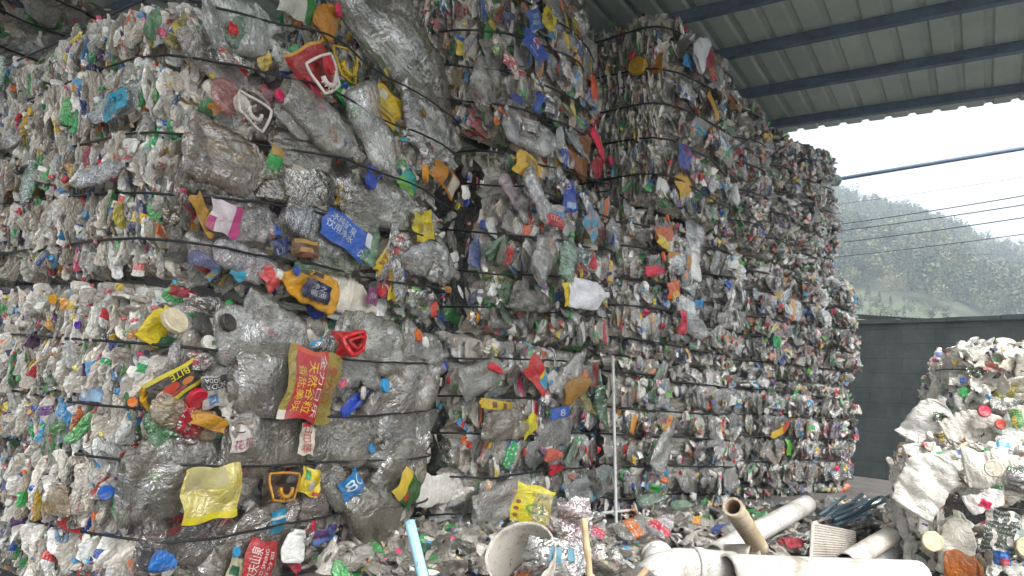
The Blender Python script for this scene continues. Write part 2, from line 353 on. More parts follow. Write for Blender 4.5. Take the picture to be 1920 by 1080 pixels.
def pick_colour(rng, clear=.82, green=.05):
    r = rng.random(); clear = 1-(1-clear)*.8; green *= .8
    if r < clear:
        c = rng.choice(CLEAR_L); k = rng.uniform(.55, 1.45); return tuple(min(1, x*k) for x in c)
    if r < clear+green: return rng.choice(BRIGHT[:3])
    c = rng.choice(BRIGHT); k = rng.uniform(.5, .95); return tuple(x*k for x in c)
def pose(c, X, Z, s=1):
    """4x4 with local X along X, local Z along Z (re-orthogonalised)"""
    Z = np.array(Z, float); Z /= np.linalg.norm(Z); X = np.array(X, float); X = X - Z*np.dot(X, Z); X /= np.linalg.norm(X)+1e-9
    Y = np.cross(Z, X); M = np.eye(4); M[:3, 0] = X*s; M[:3, 1] = Y*s; M[:3, 2] = Z*s; M[:3, 3] = c
    return M
class Mass:
    """many simplified bottles gathered into one mesh"""
    def __init__(s, seed): s.V = []; s.F = []; s.C = []; s.n = 0; s.rng = random.Random(seed)
    def add(s, M, col=None, pro=None, capc=None, labc=None, clear=.82, green=.05, labelled=.3):
        rng = s.rng; V, Fq, pt = pro if pro else rng.choice(LOW)
        W = V@M[:3, :3].T + M[:3, 3]
        c = col or pick_colour(rng, clear, green); cc = capc or (rng.choice(BRIGHT[3:16]) if rng.random() < .4 else (c if rng.random() < .6 else (.75, .75, .73)))
        lc = labc or (rng.choice(BRIGHT) if rng.random() < labelled*.75 else c)
        tab = np.array([c, cc, lc]); s.V.append(W); s.F.append(Fq+s.n); s.C.append(tab[pt]); s.n += len(W)
    def raw(s, V, Fq, col):
        s.V.append(np.array(V, float)); s.F.append(np.array(Fq)+s.n); s.C.append(np.tile(col, (len(Fq), 1))); s.n += len(V)
    def build(s, name, parent, mat=None):
        C = np.vstack(s.C); C = np.hstack([C, np.ones((len(C), 1))])
        me = mesh_np(name, np.vstack(s.V), np.vstack(s.F), mat or PET_STUFF, False, tint=C)
        return link(name, me, parent, 'stuff')
# ------------------------------------------------------------------ bales
BALES = {}
class Bale:
    def __init__(s, key, corner, yaw_az, right_px, z0, h, depth_m, label, group, W=None):
        """corner = (px, py, distance): near left upright edge; yaw_az = compass direction of the front face to the right"""
        px, py, dist = corner; p = at_depth(px, py, dist); az = R(yaw_az)
        s.key = key; s.ex = np.array([math.sin(az), math.cos(az), 0]); s.ey = np.array([-math.cos(az), math.sin(az), 0])
        s.o = np.array([p[0], p[1], z0]); s.h = h; s.D = depth_m
        if W is None:
            q = at_plane(right_px[0], right_px[1], s.o, s.ey); W = float(np.dot(q-s.o, s.ex))*(.86 if key[0] in 'CDEFG' else 1)
        s.W = max(.6, min(W, 3.2)); s.rng = random.Random(key)
        s.seed = sum(ord(c)*7**i for i, c in enumerate(key)) % 99991
        s.low = .035 if key in ('A1', 'B1', 'B2', 'C1', 'C2', 'D1', 'D2', 'E1', 'E2', 'F1', 'F2', 'G1', 'G2') else 0
        s.root = empty('plastic_bale', s.o, math.pi/2-az); tag(s.root, label, 'bale', group)
        s.straps_f = None; s.straps_l = None; s.n_ind = 0; BALES[key] = s
        s.ph = [s.rng.uniform(0, 6.28) for _ in range(6)]; s.bulge = .06; s.rnd = 1.7 if key[0] in 'AWK' else 2.6; s.bulge = .08 if key[0] in 'AWK' else .10
    def loc(s, p): d = np.asarray(p)-s.o; return np.array([d@s.ex, d@s.ey, d[2]])
    def front_px(s, px, py):                                # pixel -> (x, z) on the front face
        q = s.loc(at_plane(px, py, s.o, s.ey)); return q[0], q[2]
    def left_px(s, px, py):
        q = s.loc(at_plane(px, py, s.o, s.ex)); return q[1], q[2]
    def set_straps(s, n=5, front=None, left=None):
        if front:
            s.straps_f = [sorted(s.front_px(*q) for q in st) for st in front]
            s.straps_l = [sorted(s.left_px(*q) for q in st) for st in left] if left else None
        else:
            s.straps_f = []; s.straps_l = []
            for i in range(n):
                z = s.h*(i+.62+s.rng.uniform(-.1, .1))/(n+.25); dz = s.rng.uniform(-.06, .06)
                s.straps_f.append([(0, z), (s.W*.5, z+s.rng.uniform(-.01, .01)), (s.W, z+dz)]); s.straps_l.append([(0, z), (s.D, z+s.rng.uniform(-.03, .03))])
        s.straps_f.sort(key=lambda a: a[0][1])
        if s.straps_l is None: s.straps_l = [[(0, st[0][1]), (s.D, st[0][1])] for st in s.straps_f]
        s.straps_l.sort(key=lambda a: a[0][1])
    def _zs(s, side, a):
        st = s.straps_f if side == 'f' else s.straps_l
        return [np.interp(a, [q[0] for q in t], [q[1] for q in t]) for t in st]
    def out(s, side, a, z, raw=False):
        """how far the packed face stands out of its plane at (a, z)"""
        z = min(max(z, 0), s.h); zs = [-.02]+sorted(s._zs(side, a))+[s.h+.02]; L_ = s.W if side == 'f' else s.D
        f = 0
        for lo, hi in zip(zs, zs[1:]):
            if lo <= z <= hi and hi > lo: q = abs(2*(z-lo)/(hi-lo)-1); f = 1-q**2.6; break
        rr = .10+.05*s.rnd; e = min(1, max(0, a/rr))*min(1, max(0, (L_-a)/rr)); e = math.sqrt(e)
        tb = min(1, max(0, z/rr)+.1)*min(1, max(0, (s.h-z)/rr)+.1)
        b = s.bulge*f*(.7+.3*e) - .05*s.rnd*(1-e) - .055*s.rnd*(1-math.sqrt(min(1, tb))) + .05*(1-((z/s.h)*2-1)**2)*(1-(a/L_*2-1)**2)
        b += .022*math.sin(a*5+s.ph[0])*math.sin(z*6+s.ph[1]) + .015*math.sin(a*11+s.ph[2])
        return b
    def fpt(s, x, z, off=0): return np.array([x, -(s.out('f', x, z)+off), z])
    def lpt(s, y, z, off=0): return np.array([-(s.out('l', y, z)+off), y, z])
    def build_straps(s, r=.0042, fo=.06):
        for i, st in enumerate(s.straps_f):
            xs = np.linspace(0.0, s.W, max(10, int(s.W*26))); P = []
            rng = s.rng
            zl = lambda y: np.interp(y, [q[0] for q in s.straps_l[i]], [q[1] for q in s.straps_l[i]]) if i < len(s.straps_l) else st[0][1]
            yl = np.linspace(s.D*.98, .03, 18)
            ph = rng.uniform(0, 6)
            for y in yl:
                z = zl(y); P.append(np.array([-(s.out('l', y, z)*.3+.07), y, z+.003*math.sin(y*9+ph)]))
            for x in xs[1:-1]:
                z = np.interp(x, [q[0] for q in st], [q[1] for q in st]); P.append(np.array([x, -(s.out('f', x, z)+fo), z+.004*math.sin(x*8+ph)+.002*math.sin(x*31+ph)]))
            z = st[-1][1]; P.append(np.array([s.W+.02, .02, z])); P.append(np.array([s.W+.03, s.D*.9, z]))
            P = [P[0]] + [(a+2*b+c)/4 for a, b, c in zip(P, P[1:], P[2:])] + [P[-1]]
            mb = MB(); mb.tube(P, r, 6); mb.build('strap', STRAP, s.root, True)
    def put(s, me_key, pro, M, col, name='crushed_bottle', cap=None, label=None, opaque=False, labmesh=None):
        o = link(name, pro['opaque'] if opaque else pro['body'], s.root); o.matrix_local = Matrix(M.tolist()); o.color = (*col, 1)
        if cap:
            c = link('cap', pro['cap'], o); c.color = (*cap, 1)
        if label:
            l = link('label', labmesh or pro['label'], o); l.color = (*label, 1)
        s.n_ind += 1
        return o
    def fill(s, n_ind=96, n_under=260, n_left=900, n_top=250, n_right=0, scale=1.0, detail=True, clear=.82, messy=.0, white=False, avoid=(), front_stuff=0, palette=None, cov=.6, lab_n=26):
        rng = s.rng; ms = Mass(s.seed)
        # core box set back inside, coloured near black for the shade between bottles
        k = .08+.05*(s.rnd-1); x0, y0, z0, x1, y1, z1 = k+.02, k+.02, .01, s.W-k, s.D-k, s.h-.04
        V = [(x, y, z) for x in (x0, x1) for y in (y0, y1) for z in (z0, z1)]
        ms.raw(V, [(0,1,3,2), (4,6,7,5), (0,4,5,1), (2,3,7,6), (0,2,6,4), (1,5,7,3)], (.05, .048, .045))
        def zrow(x):
            zs = [0]+sorted(s._zs('f', x))+[s.h]; k_ = rng.randrange(len(zs)-1)
            for _ in range(4):
                if zs[k_+1]-zs[k_] > .09: break
                k_ = rng.randrange(len(zs)-1)
            return max(.045, min(s.h-.06, zs[k_]+(zs[k_+1]-zs[k_])*rng.uniform(.17, .83)))
        # crumpled plastic pressed between the bottles, patch by patch
        rs = np.random.RandomState(s.seed)
        def backing(side, L_, nseed, sx, sz, den):
            na, nz_ = max(8, int(L_*den)), int(s.h*den); A_ = np.linspace(.0, L_, na); Z_ = np.linspace(.0, s.h, nz_)
            f_ = s.fpt if side == 'f' else s.lpt
            P = np.array([f_(a, z, -.055) for a in A_ for z in Z_]); cr_ = crease(P*np.array([1, 1, .6]) if side == 'l' else P*np.array([.7, 1, 1]), rs, .05, 30, 6)
            P[:, 1 if side == 'f' else 0] -= cr_; P += rs.normal(size=P.shape)*.004
            Fq = np.array([(i*nz_+k_, (i+1)*nz_+k_, (i+1)*nz_+k_+1, i*nz_+k_+1) if side == 'f' else (i*nz_+k_, i*nz_+k_+1, (i+1)*nz_+k_+1, (i+1)*nz_+k_) for i in range(na-1) for k_ in range(nz_-1)])
            cen = P[Fq].mean(1); ca = cen[:, 0 if side == 'f' else 1]; cz = cen[:, 2]; sa = rs.uniform(0, L_, nseed); sz_ = rs.uniform(0, s.h, nseed)
            near = np.array([np.argmin(((a-sa)*sx)**2+((z-sz_)*sz)**2) for a, z in zip(ca, cz)])
            cols = np.array([np.array(palette(rng) if palette and rng.random() < .7 else pick_colour(rng, .86, .06))*(.5 if s.key in ('A1', 'A2') and side == 'f' else .72) for _ in range(nseed)])  # patch colours dimmed to stand for shade behind the bottles, most on near fronts
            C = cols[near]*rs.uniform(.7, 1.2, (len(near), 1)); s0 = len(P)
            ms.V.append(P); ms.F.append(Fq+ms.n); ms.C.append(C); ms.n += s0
        if not white:
            backing('f', s.W, 170, 1, 1.8, 46); backing('l', s.D, 420, 2.6, .8, 46) if n_left > 300 else None
        # under layer on the front
        for i in range(n_under):
            x = rng.uniform(.04, s.W-.05); z = zrow(x); t = rng.gauss(0, .5) if rng.random() < .6 else rng.uniform(0, 6.28)
            d = s.fpt(x, z, rng.uniform(-.085, -.045)); nrm = np.array([rng.gauss(0, .22+messy), -1, rng.gauss(0, .22+messy)])
            ms.add(pose(d, (math.cos(t), 0, math.sin(t)), nrm, scale*rng.uniform(.6, 1.0)), clear=clear, col=(pick_colour(rng, 0) if white and rng.random() < .2 else (lin('#e8e6dc') if white else (palette(rng) if palette and rng.random() < .9 else None))))
        for i in range(front_stuff):
            x = rng.uniform(0, s.W); z = zrow(x); t = rng.gauss(0, .5) if rng.random() < .5 else rng.uniform(0, 6.28)
            d = s.fpt(x, z, rng.uniform(-.03, .02)); nrm = np.array([rng.gauss(0, .4+messy), -1, rng.gauss(0, .4+messy)])
            ms.add(pose(d, (math.cos(t), rng.gauss(0, .3), math.sin(t)), nrm, scale*rng.uniform(.45, .8)), clear=clear, col=(lin('#e8e6dc') if white and rng.random() < .8 else (palette(rng) if palette and rng.random() < .9 else None)))
        # left side: flattened bottles seen edge-on, stood in vertical wads
        for i in range(n_left):
            y = rng.uniform(.0, s.D); z = rng.uniform(.04, s.h-.065); p = s.lpt(y, z, rng.uniform(-.055, .0))
            q = rng.random()
            if q < .78:  X = (rng.gauss(0, .22), rng.gauss(0, .10), 1); sc_ = rng.uniform(.4, .8)
            elif q < .9: X = (-1, rng.gauss(0, .35), rng.gauss(0, .45)); sc_ = rng.uniform(.5, .85); p = p + np.array([.055, 0, 0])
            else: X = (rng.gauss(0, .5), rng.gauss(0, .8), rng.gauss(0, .8)); sc_ = rng.uniform(.35, .6)
            if rng.random() < .5: X = tuple(-a for a in X) if q < .68 else X
            nrm = (rng.gauss(0, .3), 1, rng.gauss(0, .2)); MM = pose(p, X, nrm, sc_*scale); MM[:3, 2] *= rng.uniform(.28, .5); MM[:3, 1] *= rng.uniform(.6, 1); ms.add(MM, pro=rng.choice(MID) if s.key in ('A1', 'A2', 'B3') else None, clear=clear-.08, labelled=.3, col=(lin('#e8e6dc') if white and rng.random() < .8 else None))
        for i in range(int(n_left*.09)):           # cap ends
            y = rng.uniform(0, s.D); z = rng.uniform(.03, s.h-.03); p = s.lpt(y, z, rng.uniform(-.01, .012))
            c = rng.choice(BRIGHT[3:]+[(.85, .85, .82)]*4); an = np.linspace(0, 2*np.pi, 8, endpoint=False); r_ = rng.uniform(.007, .012)
            a = rng.gauss(0, .5); b = rng.gauss(0, .5); A = pose(p, (0, 1, a), (-1, a, b))
            ring = np.stack([np.cos(an)*r_, np.sin(an)*r_, 0*an], -1); V = np.vstack([ring+[0, 0, -.014], ring, ring*.08+[0, 0, .001]])
            ms.raw(V@A[:3, :3].T+A[:3, 3], [(q*8+j, q*8+(j+1) % 8, (q+1)*8+(j+1) % 8, (q+1)*8+j) for q in (0, 1) for j in range(8)], c)
        for i in range(n_right):
            y = rng.uniform(.0, s.D); z = rng.uniform(.02, s.h-.02); p = np.array([s.W+rng.uniform(-.05, .02)+.03*math.sin(z*9+s.ph[0]), y, z])
            X = (rng.gauss(0, .5), rng.gauss(0, .4), rng.gauss(0, .8)); ms.add(pose(p, X, (rng.gauss(0, .6), 1, rng.gauss(0, .4)), rng.uniform(.45, .85)*scale), clear=clear)
        for i in range(n_top):
            x = rng.uniform(0, s.W); y = rng.uniform(0, s.D); t = rng.uniform(0, 6.28)
            if rng.random() < .5: y = rng.uniform(0, .25)
            e = min(x, s.W-x, y, .15)/.15
            p = np.array([x, y, s.h-.07-s.low+.05*math.sqrt(max(e, 0))+rng.uniform(-.02, .03)])
            ms.add(pose(p, (math.cos(t), math.sin(t), rng.gauss(0, .25)), (rng.gauss(0, .4+messy), rng.gauss(0, .4+messy), 1), scale*rng.uniform(.5, .95)), clear=clear, col=(lin('#e8e6dc') if white and rng.random() < .8 else None))
        ms.build('crushed_plastic', s.root)
        if lab_n:
            for i in range(lab_n):
                x = rng.uniform(.08, s.W-.1); z = zrow(x); k_ = LABSH[rng.randrange(len(LABSH))]; t = rng.gauss(0, .7)
                o = link('label', k_, s.root); o.matrix_local = Matrix(pose(s.fpt(x, z, rng.uniform(.02, .045)), (math.cos(t), 0, math.sin(t)), (rng.gauss(0, .25), -1, rng.gauss(0, .25)), rng.uniform(.7, 1.3)).tolist()); o.color = (*rng.choice(VIVID), 1)
        # bottles one can count on the front
        cand = []; pl = .45 if palette else 1
        tries = 0
        n_ = n_ind
        rows = [-.0]+[0]*0
        while len(cand) < n_ and tries < n_*60:
            tries += 1
            x = rng.uniform(.06, s.W-.09); zs = [0]+sorted(s._zs('f', x))+[s.h]; kk = rng.randrange(len(zs)-1); lo, hi = zs[kk], zs[kk+1]
            if hi-lo < .06 or lo > s.h-.02: continue
            z = lo+(hi-lo)*rng.uniform(.2, .8)
            if z > s.h-.065 or z < .05: continue
            md = cov*math.sqrt(s.W*s.h/max(n_, 1))
            if any((x-a)**2+(1.5*(z-b))**2 < md*md for a, b in cand): continue
            if any(abs(x-a) < c*.5 and abs(z-b) < d*.5 for a, b, c, d in avoid) : continue
            cand.append((x, z)); 
            t = rng.gauss(0, .38) if rng.random() < .7 else rng.uniform(0, 3.14)
            if rng.random() < .5: t += math.pi
            pro = rng.choice(PRO); sc_ = scale*rng.uniform(.72, 1.05)*(.8 if pro['kind'] == 'jug' and scale < 1 else 1)
            off = rng.uniform(-.04, -.005) if s.key in ('A1', 'A2') else rng.uniform(-.03, .01); nrm = np.array([rng.gauss(0, .16+messy), -1, rng.gauss(0, .16+messy)])
            col = palette(rng) if palette else pick_colour(rng, clear+.06, .06)
            capc = rng.choice(BRIGHT[3:16]+[(.8, .8, .78)]*7) if rng.random() < .62*pl else None
            labc = rng.choice(BRIGHT+[(.8, .78, .72)]*3) if rng.random() < .46*pl else None
            if s.key[0] in 'BCDEFG' and messy < .35:
                z = lo+(hi-lo)*rng.uniform(.42, .58) if rng.random() < .5 else z; t = rng.gauss(0, .22)+(math.pi if rng.random() < .5 else 0)
                if rng.random() < .15: t += 1.3
                M = pose(s.fpt(x, z, off), (math.cos(t), 0, math.sin(t)), nrm, sc_*rng.uniform(1.0, 1.35)); M[:3, 1] *= min(2.2, max(.8, (hi-lo)*rng.uniform(.4, .75)/(pro['R']*2.4*sc_*1.15))); M[:3, 2] *= .8
            else: M = pose(s.fpt(x, z, off), (math.cos(t), 0, math.sin(t)), nrm, sc_)
            s.put(None, pro, M, col, cap=capc, label=labc, opaque=white and rng.random() < .85 or (not palette and rng.random() < .05))
for i_ in range(10):
    sh_ = sheet(7000+i_, (.07, .045, .09, .055, .06)[i_ % 5], (.045, .06, .03, .05, .035)[i_ % 5], 10, .022, .5)
    LABSH.append(mesh_np('label', sh_['V'], sh_['F'], LABEL if i_ % 3 else PLAINLABEL, False, uv=sh_['UV']*1.5))
# --- where each bale stands
GA = 'strapped bales of crushed clear bottles stacked in a row'
def mk(key, corner, az, right, z0, h, D, label, W=None, group=GA): return Bale(key, corner, az, right, z0, h, D, label, group, W)
H = 1.12
A1 = mk('A1', (215, 800, 2.5), 33, (785, 850), 0, H-.015, 2.6, 'nearest lower bale of flattened bottles, a large red and gold label in its face')
A2 = mk('A2', (306, 330, 2.56), 33, (832, 400), H+.018, H-.028, 2.6, 'nearest upper bale of flattened bottles with a red pouch and white handle in its face')
B1 = mk('B1', (862, 830, 3.9), 35, (1112, 830), 0, H, 1.4, 'bottom bale right of the nearest stack, with a white tub in its lower left edge')
B2 = mk('B2', (925, 420, 3.98), 35, (1142, 420), H+.01, H-.02, 1.4, 'middle bale of the second stack with a yellow crumpled box and a green bottle')
B3 = mk('B3', (872, 120, 3.75), 35, (1112, 100), 2*H+.01, H+.1, 1.7, 'top bale of the second stack with a blue square soda label near the corner')
C1 = mk('C1', (1165, 800, 5.0), 40, (1258, 800), 0, H, 1.3, 'narrow bottom bale behind the thin upright pipe')
C2 = mk('C2', (1178, 500, 5.0), 40, (1318, 500), H+.01, H-.02, 1.3, 'middle bale of the third stack with a short green bottle at its lower right corner')
C3 = mk('C3', (1238, 200, 5.0), 40, (1385, 220), 2*H+.01, H+.38, 1.5, 'top bale of the third stack with a round yellow lid, just under the roof edge')
D1 = mk('D1', (1272, 800, 5.7), 44, (1392, 800), 0, H, 1.3, 'bottom bale of plain grey film and clear trays without coloured labels')
D2 = mk('D2', (1318, 560, 5.8), 44, (1388, 560), H+.01, H-.02, 1.3, 'middle bale of silver grey bottles above the bale of plain grey film')
D3 = mk('D3', (1362, 330, 5.9), 44, (1440, 330), 2*H+.01, H+.2, 1.3, 'messy top bale of the fourth stack with loose grey bottles spilling out')
E1 = mk('E1', (1395, 800, 6.6), 46, (1462, 800), 0, H, 1.2, 'bottom bale of the fifth stack with a red and yellow wrapper')
E2 = mk('E2', (1398, 600, 6.6), 46, (1482, 600), H+.01, H, 1.2, 'middle bale of the fifth stack, silvery with a green label')
E3 = mk('E3', (1420, 390, 6.6), 46, (1500, 390), 2*H+.02, H+.2, 1.2, 'loose top bale of the fifth stack with dark gaps')
F1 = mk('F1', (1466, 800, 7.1), 47, (1526, 800), 0, H, 1.2, 'bottom bale of the sixth stack with a lime green bottle')
F2 = mk('F2', (1484, 600, 7.1), 47, (1540, 600), H+.01, H+.02, 1.2, 'middle bale of the sixth stack')
F3 = mk('F3', (1480, 380, 7.1), 47, (1545, 380), 2*H+.03, H+.2, 1.2, 'top bale of the sixth stack, seen against the roof edge')
G1 = mk('G1', (1532, 800, 7.6), 48, (1598, 800), 0, H+.02, 1.2, 'farthest bottom bale beside the dark block wall')
G2 = mk('G2', (1536, 600, 7.6), 48, (1606, 600), H+.03, H+.05, 1.2, 'farthest middle bale beside the dark block wall')
G3 = mk('G3', (1500, 400, 7.5), 48, (1572, 400), 2*H+.09, H+.32, 1.2, 'farthest top bale standing against the white sky')
BK = mk('BK', (-220, 60, 4.1), 33, (430, 20), 2*H-.04, 1.3, 1.2, 'pale dusty bale with a grey film wrap behind the nearest stack')
# straps traced along each near face
A2.set_straps(front=[[(310,5),(571,79),(835,239)], [(310,112),(536,170),(791,279)], [(300,258),(581,303),(811,390)], [(288,367),(461,388),(650,429),(795,458)], [(280,452),(487,488),(638,521),(776,541)]],
              left=[[(0,150),(275,20)], [(0,235),(275,125)], [(0,327),(300,255)], [(0,395),(285,367)], [(0,485),(270,452)]])
A1.set_straps(front=[[(239,642),(467,663),(810,685)], [(225,760),(433,780),(767,767)], [(218,862),(470,862),(725,851)], [(200,1003),(252,1004),(705,936)], [(170,1120),(465,1078),(658,1038),(740,1010)]],
              left=[[(0,627),(239,642)], [(0,722),(214,762)], [(0,810),(216,861)], [(0,930),(190,1000)], [(0,1047),(170,1120)]])
B2.set_straps(front=[[(925,288),(955,288),(1146,359)], [(925,352),(963,353),(1134,422)], [(934,440),(1138,477)], [(925,514),(963,516),(1126,538)], [(934,579),(1134,597)]],
              left=[[(861,288),(925,288)], [(841,349),(925,352)], [(841,435),(934,440)], [(824,507),(925,514)], [(824,577),(934,579)]])
B3.set_straps(front=[[(872,-20),(954,15),(1073,89),(1106,126)], [(884,59),(987,93),(1047,128),(1100,190)], [(872,125),(973,156),(1080,222)], [(872,190),(884,193),(1010,235),(1090,262)]],
              left=[[(640,60),(872,-20)], [(690,100),(884,59)], [(802,131),(872,125)], [(800,190),(872,190)]])
B1.set_straps(front=[[(862,673),(998,673),(1113,684)], [(862,743),(930,743),(1109,743)], [(862,812),(973,812),(1109,805)], [(862,891),(900,890),(1118,863)], [(862,962),(1110,930)]],
              left=[[(820,673),(862,673)], [(790,743),(862,743)], [(790,812),(862,812)], [(777,892),(862,891)], [(777,966),(862,962)]])
for b in (C1, C2, C3, D1, D2, D3, E1, E2, E3, F1, F2, F3, G1, G2, G3, BK): b.set_straps(5)
# ------------------------------------------------------------------ hero items, placed on the faces
TEXTS = {}
def text_mesh(txt):
    if txt in TEXTS: return TEXTS[txt]
    c = bpy.data.curves.new('writing', 'FONT'); c.body = txt; c.size = 1; c.resolution_u = 3; c.align_x = 'CENTER'; c.align_y = 'CENTER'
    c.space_line = 1.0
    o = bpy.data.objects.new('writing', c); scene.collection.objects.link(o); bpy.context.view_layer.update()
    me = bpy.data.meshes.new_from_object(o.evaluated_get(bpy.context.evaluated_depsgraph_get()))
    bpy.data.objects.remove(o); bm = bmesh.new(); bm.from_mesh(me); bmesh.ops.triangulate(bm, faces=bm.faces)
    bmesh.ops.subdivide_edges(bm, edges=[e for e in bm.edges if e.calc_length() > .15], cuts=1); bmesh.ops.triangulate(bm, faces=bm.faces)
    V = np.array([v.co[:] for v in bm.verts]) if len(bm.verts) else np.zeros((0, 3)); Fq = [tuple(v.index for v in f.verts) for f in bm.faces]; bm.free()
    if len(V):
        c0 = (V.min(0)+V.max(0))/2; V = V-c0; ex = V.max(0)-V.min(0)
    else: ex = np.array([1, 1, 0])
    TEXTS[txt] = (V, Fq, ex); return TEXTS[txt]
def on_sheet(sh, U, V_, off=.002):
    """point of the crumpled sheet at u, v in 0..1"""
    g = sh['grid']; n = sh['n']; a = np.clip(U, 0, 1)*(n-1); b = np.clip(V_, 0, 1)*(n-1); i = np.minimum(a.astype(int), n-2); j = np.minimum(b.astype(int), n-2); fa = (a-i)[:, None]; fb = (b-j)[:, None]
    P = g[i, j]*(1-fa)*(1-fb)+g[i+1, j]*fa*(1-fb)+g[i, j+1]*(1-fa)*fb+g[i+1, j+1]*fa*fb
    P = P.copy(); P[:, 2] += off; return P
def add_text(parent, sh, txt, colour, box, rot=0, name='writing'):
    """box = (u0, v0, u1, v1); rot in degrees, text runs along u at 0"""
    V, Fq, ex = text_mesh(txt)
    if not len(V): return
    a = R(rot); c, s_ = math.cos(a), math.sin(a); w_, h_ = sh['w'], sh['h']
    bw, bh = (box[2]-box[0])*w_, (box[3]-box[1])*h_
    if abs(s_) > .7: tw, th = bh, bw
    else: tw, th = bw, bh
    P = V[:, :2]*[tw/ex[0], th/ex[1]]; Q = np.stack([P[:, 0]*c-P[:, 1]*s_, P[:, 0]*s_+P[:, 1]*c], -1)
    U = (box[0]+box[2])/2+Q[:, 0]/w_; W_ = (box[1]+box[3])/2+Q[:, 1]/h_
    me = bpy.data.meshes.new(name); me.from_pydata([tuple(p) for p in on_sheet(sh, U, W_, .003)], [], Fq); me.materials.append(ink(colour)); me.update()
    return link(name, me, parent)
def add_patch(parent, sh, colour, box, name='printed_panel', off=.0016, shape='rect', n=9):
    u = np.linspace(box[0], box[2], n); v = np.linspace(box[1], box[3], n)
    if shape == 'rect':
        U, V_ = np.meshgrid(u, v, indexing='ij'); Fq = [(i*n+k, (i+1)*n+k, (i+1)*n+k+1, i*n+k+1) for i in range(n-1) for k in range(n-1)]
    else:
        t = np.linspace(0, 2*np.pi, 20, endpoint=False); r = np.linspace(.05, 1, 4); a0, a1 = (R(shape[0]), R(shape[1])) if shape != 'oval' else (0, 2*np.pi)
        t = np.linspace(a0, a1, 21); T, RR = np.meshgrid(t, r, indexing='ij'); U = (box[0]+box[2])/2+RR*np.cos(T)*(box[2]-box[0])/2; V_ = (box[1]+box[3])/2+RR*np.sin(T)*(box[3]-box[1])/2
        Fq = [(i*4+k, (i+1)*4+k, (i+1)*4+k+1, i*4+k+1)[::-1] for i in range(20) for k in range(3)]
    me = bpy.data.meshes.new(name); me.from_pydata([tuple(p) for p in on_sheet(sh, U.ravel(), V_.ravel(), off)], [], Fq); me.materials.append(ink(colour)); me.update()
    return link(name, me, parent)
_hs = [0]
AVOID = {}
def place_frame(b, px, py, wpx, hpx, side='f'):
    conv = b.front_px if side == 'f' else b.left_px
    x, z = conv(px, py); x0, _ = conv(px-wpx/2, py); x1, _ = conv(px+wpx/2, py); _, z0 = conv(px, py+hpx/2); _, z1 = conv(px, py-hpx/2)
    return x, z, abs(x1-x0), abs(z1-z0)
def hero_matrix(b, x, z, rot, off, side='f', s=1, tilt=(0, 0)):
    t = R(rot)
    if side == 'f': return pose(b.fpt(x, z, off), (math.cos(t), 0, math.sin(t)), (tilt[0], -1, tilt[1]), s)
    return pose(b.lpt(x, z, off), (0, -math.cos(t), math.sin(t)), (-1, tilt[0], tilt[1]), s)
def hlabel(b, px, py, w, h, rot, col, off=.045, side='f', mat=None, texts=(), patches=(), name='label', amp=.010, lab=None, curl=.25, tilt=(0, 0)):
    """crumpled printed label or pouch; w, h in photo pixels before turning"""
    _hs[0] += 1; x, z, wm, hm = place_frame(b, px, py, w, h, side)
    # sizes along the face in metres
    _, _, W1, _ = place_frame(b, px, py, 40, 40, side); k = W1/40
    _, _, _, H1 = place_frame(b, px, py, 40, 40, side); kz = H1/40
    a = abs(math.cos(R(rot))); wm = w*(k*a+kz*(1-a)); hm = h*(kz*a+k*(1-a))
    sh = sheet(900+_hs[0], wm, hm, 21, (amp+.017)*min(1.2, max(wm, hm)/.1), curl); off -= .006
    me = mesh_np(name, sh['V'], sh['F'], mat or PLAINLABEL, False, uv=sh['UV']*2)
    o = link(name, me, b.root); o.matrix_local = Matrix(hero_matrix(b, x, z, rot, off, side, tilt=tilt).tolist()); o.color = (*lin(col), 1)
    if lab: o['label'] = lab
    for p in patches: add_patch(o, sh, *p)
    for t in texts: add_text(o, sh, *t)
    if wm*hm > .0016 and _hs[0] % 5 < 2 and not lab:
        fs = sheet(5000+_hs[0], wm*1.15, hm*1.15, 15, .03, .35); fo = link('film', mesh_np('film', fs['V'], fs['F'], FILM), b.root); fo.matrix_local = Matrix(hero_matrix(b, x, z, rot+20, off+.012, side, tilt=tilt).tolist()); fo.color = (*lin('#d6d0c4'), 1)
    if wm*hm > .004: AVOID.setdefault(b.key, []).append((x, z, wm*.3, hm*.3))
    return o
def hbottle(b, px, py, length, rot, col, pro=None, kind=None, off=.02, side='f', cap=None, label=None, opaque=False, lab=None, wide=None, labmat=None, tilt=(0, 0)):
    """length in photo pixels"""
    c = [p for p in PRO if kind is None or p['kind'] == kind]; p = pro if pro else c[(int(px)+int(py)*3) % len(c)]
    x, z, _, _ = place_frame(b, px, py, 10, 10, side); _, _, W1, H1 = place_frame(b, px, py, 40, 40, side); a = abs(math.cos(R(rot)))
    Lm = length*(W1*a+H1*(1-a))/40; M = hero_matrix(b, x, z, rot, off, side, Lm/p['L'], tilt); ky = length*(H1*a+W1*(1-a))/40/Lm; M[:3, 1] *= ky; M[:3, 2] *= min(1, ky)
    if wide: M[:3, 1] *= wide
    return_ = b.put(None, p, M, lin(col), cap=lin(cap) if cap else None, label=lin(label) if label else None, opaque=opaque)
    if lab: return_['label'] = lab
    AVOID.setdefault(b.key, []).append((x, z, Lm*.3*a+.03, Lm*.3*(1-a)+.03))
    return return_
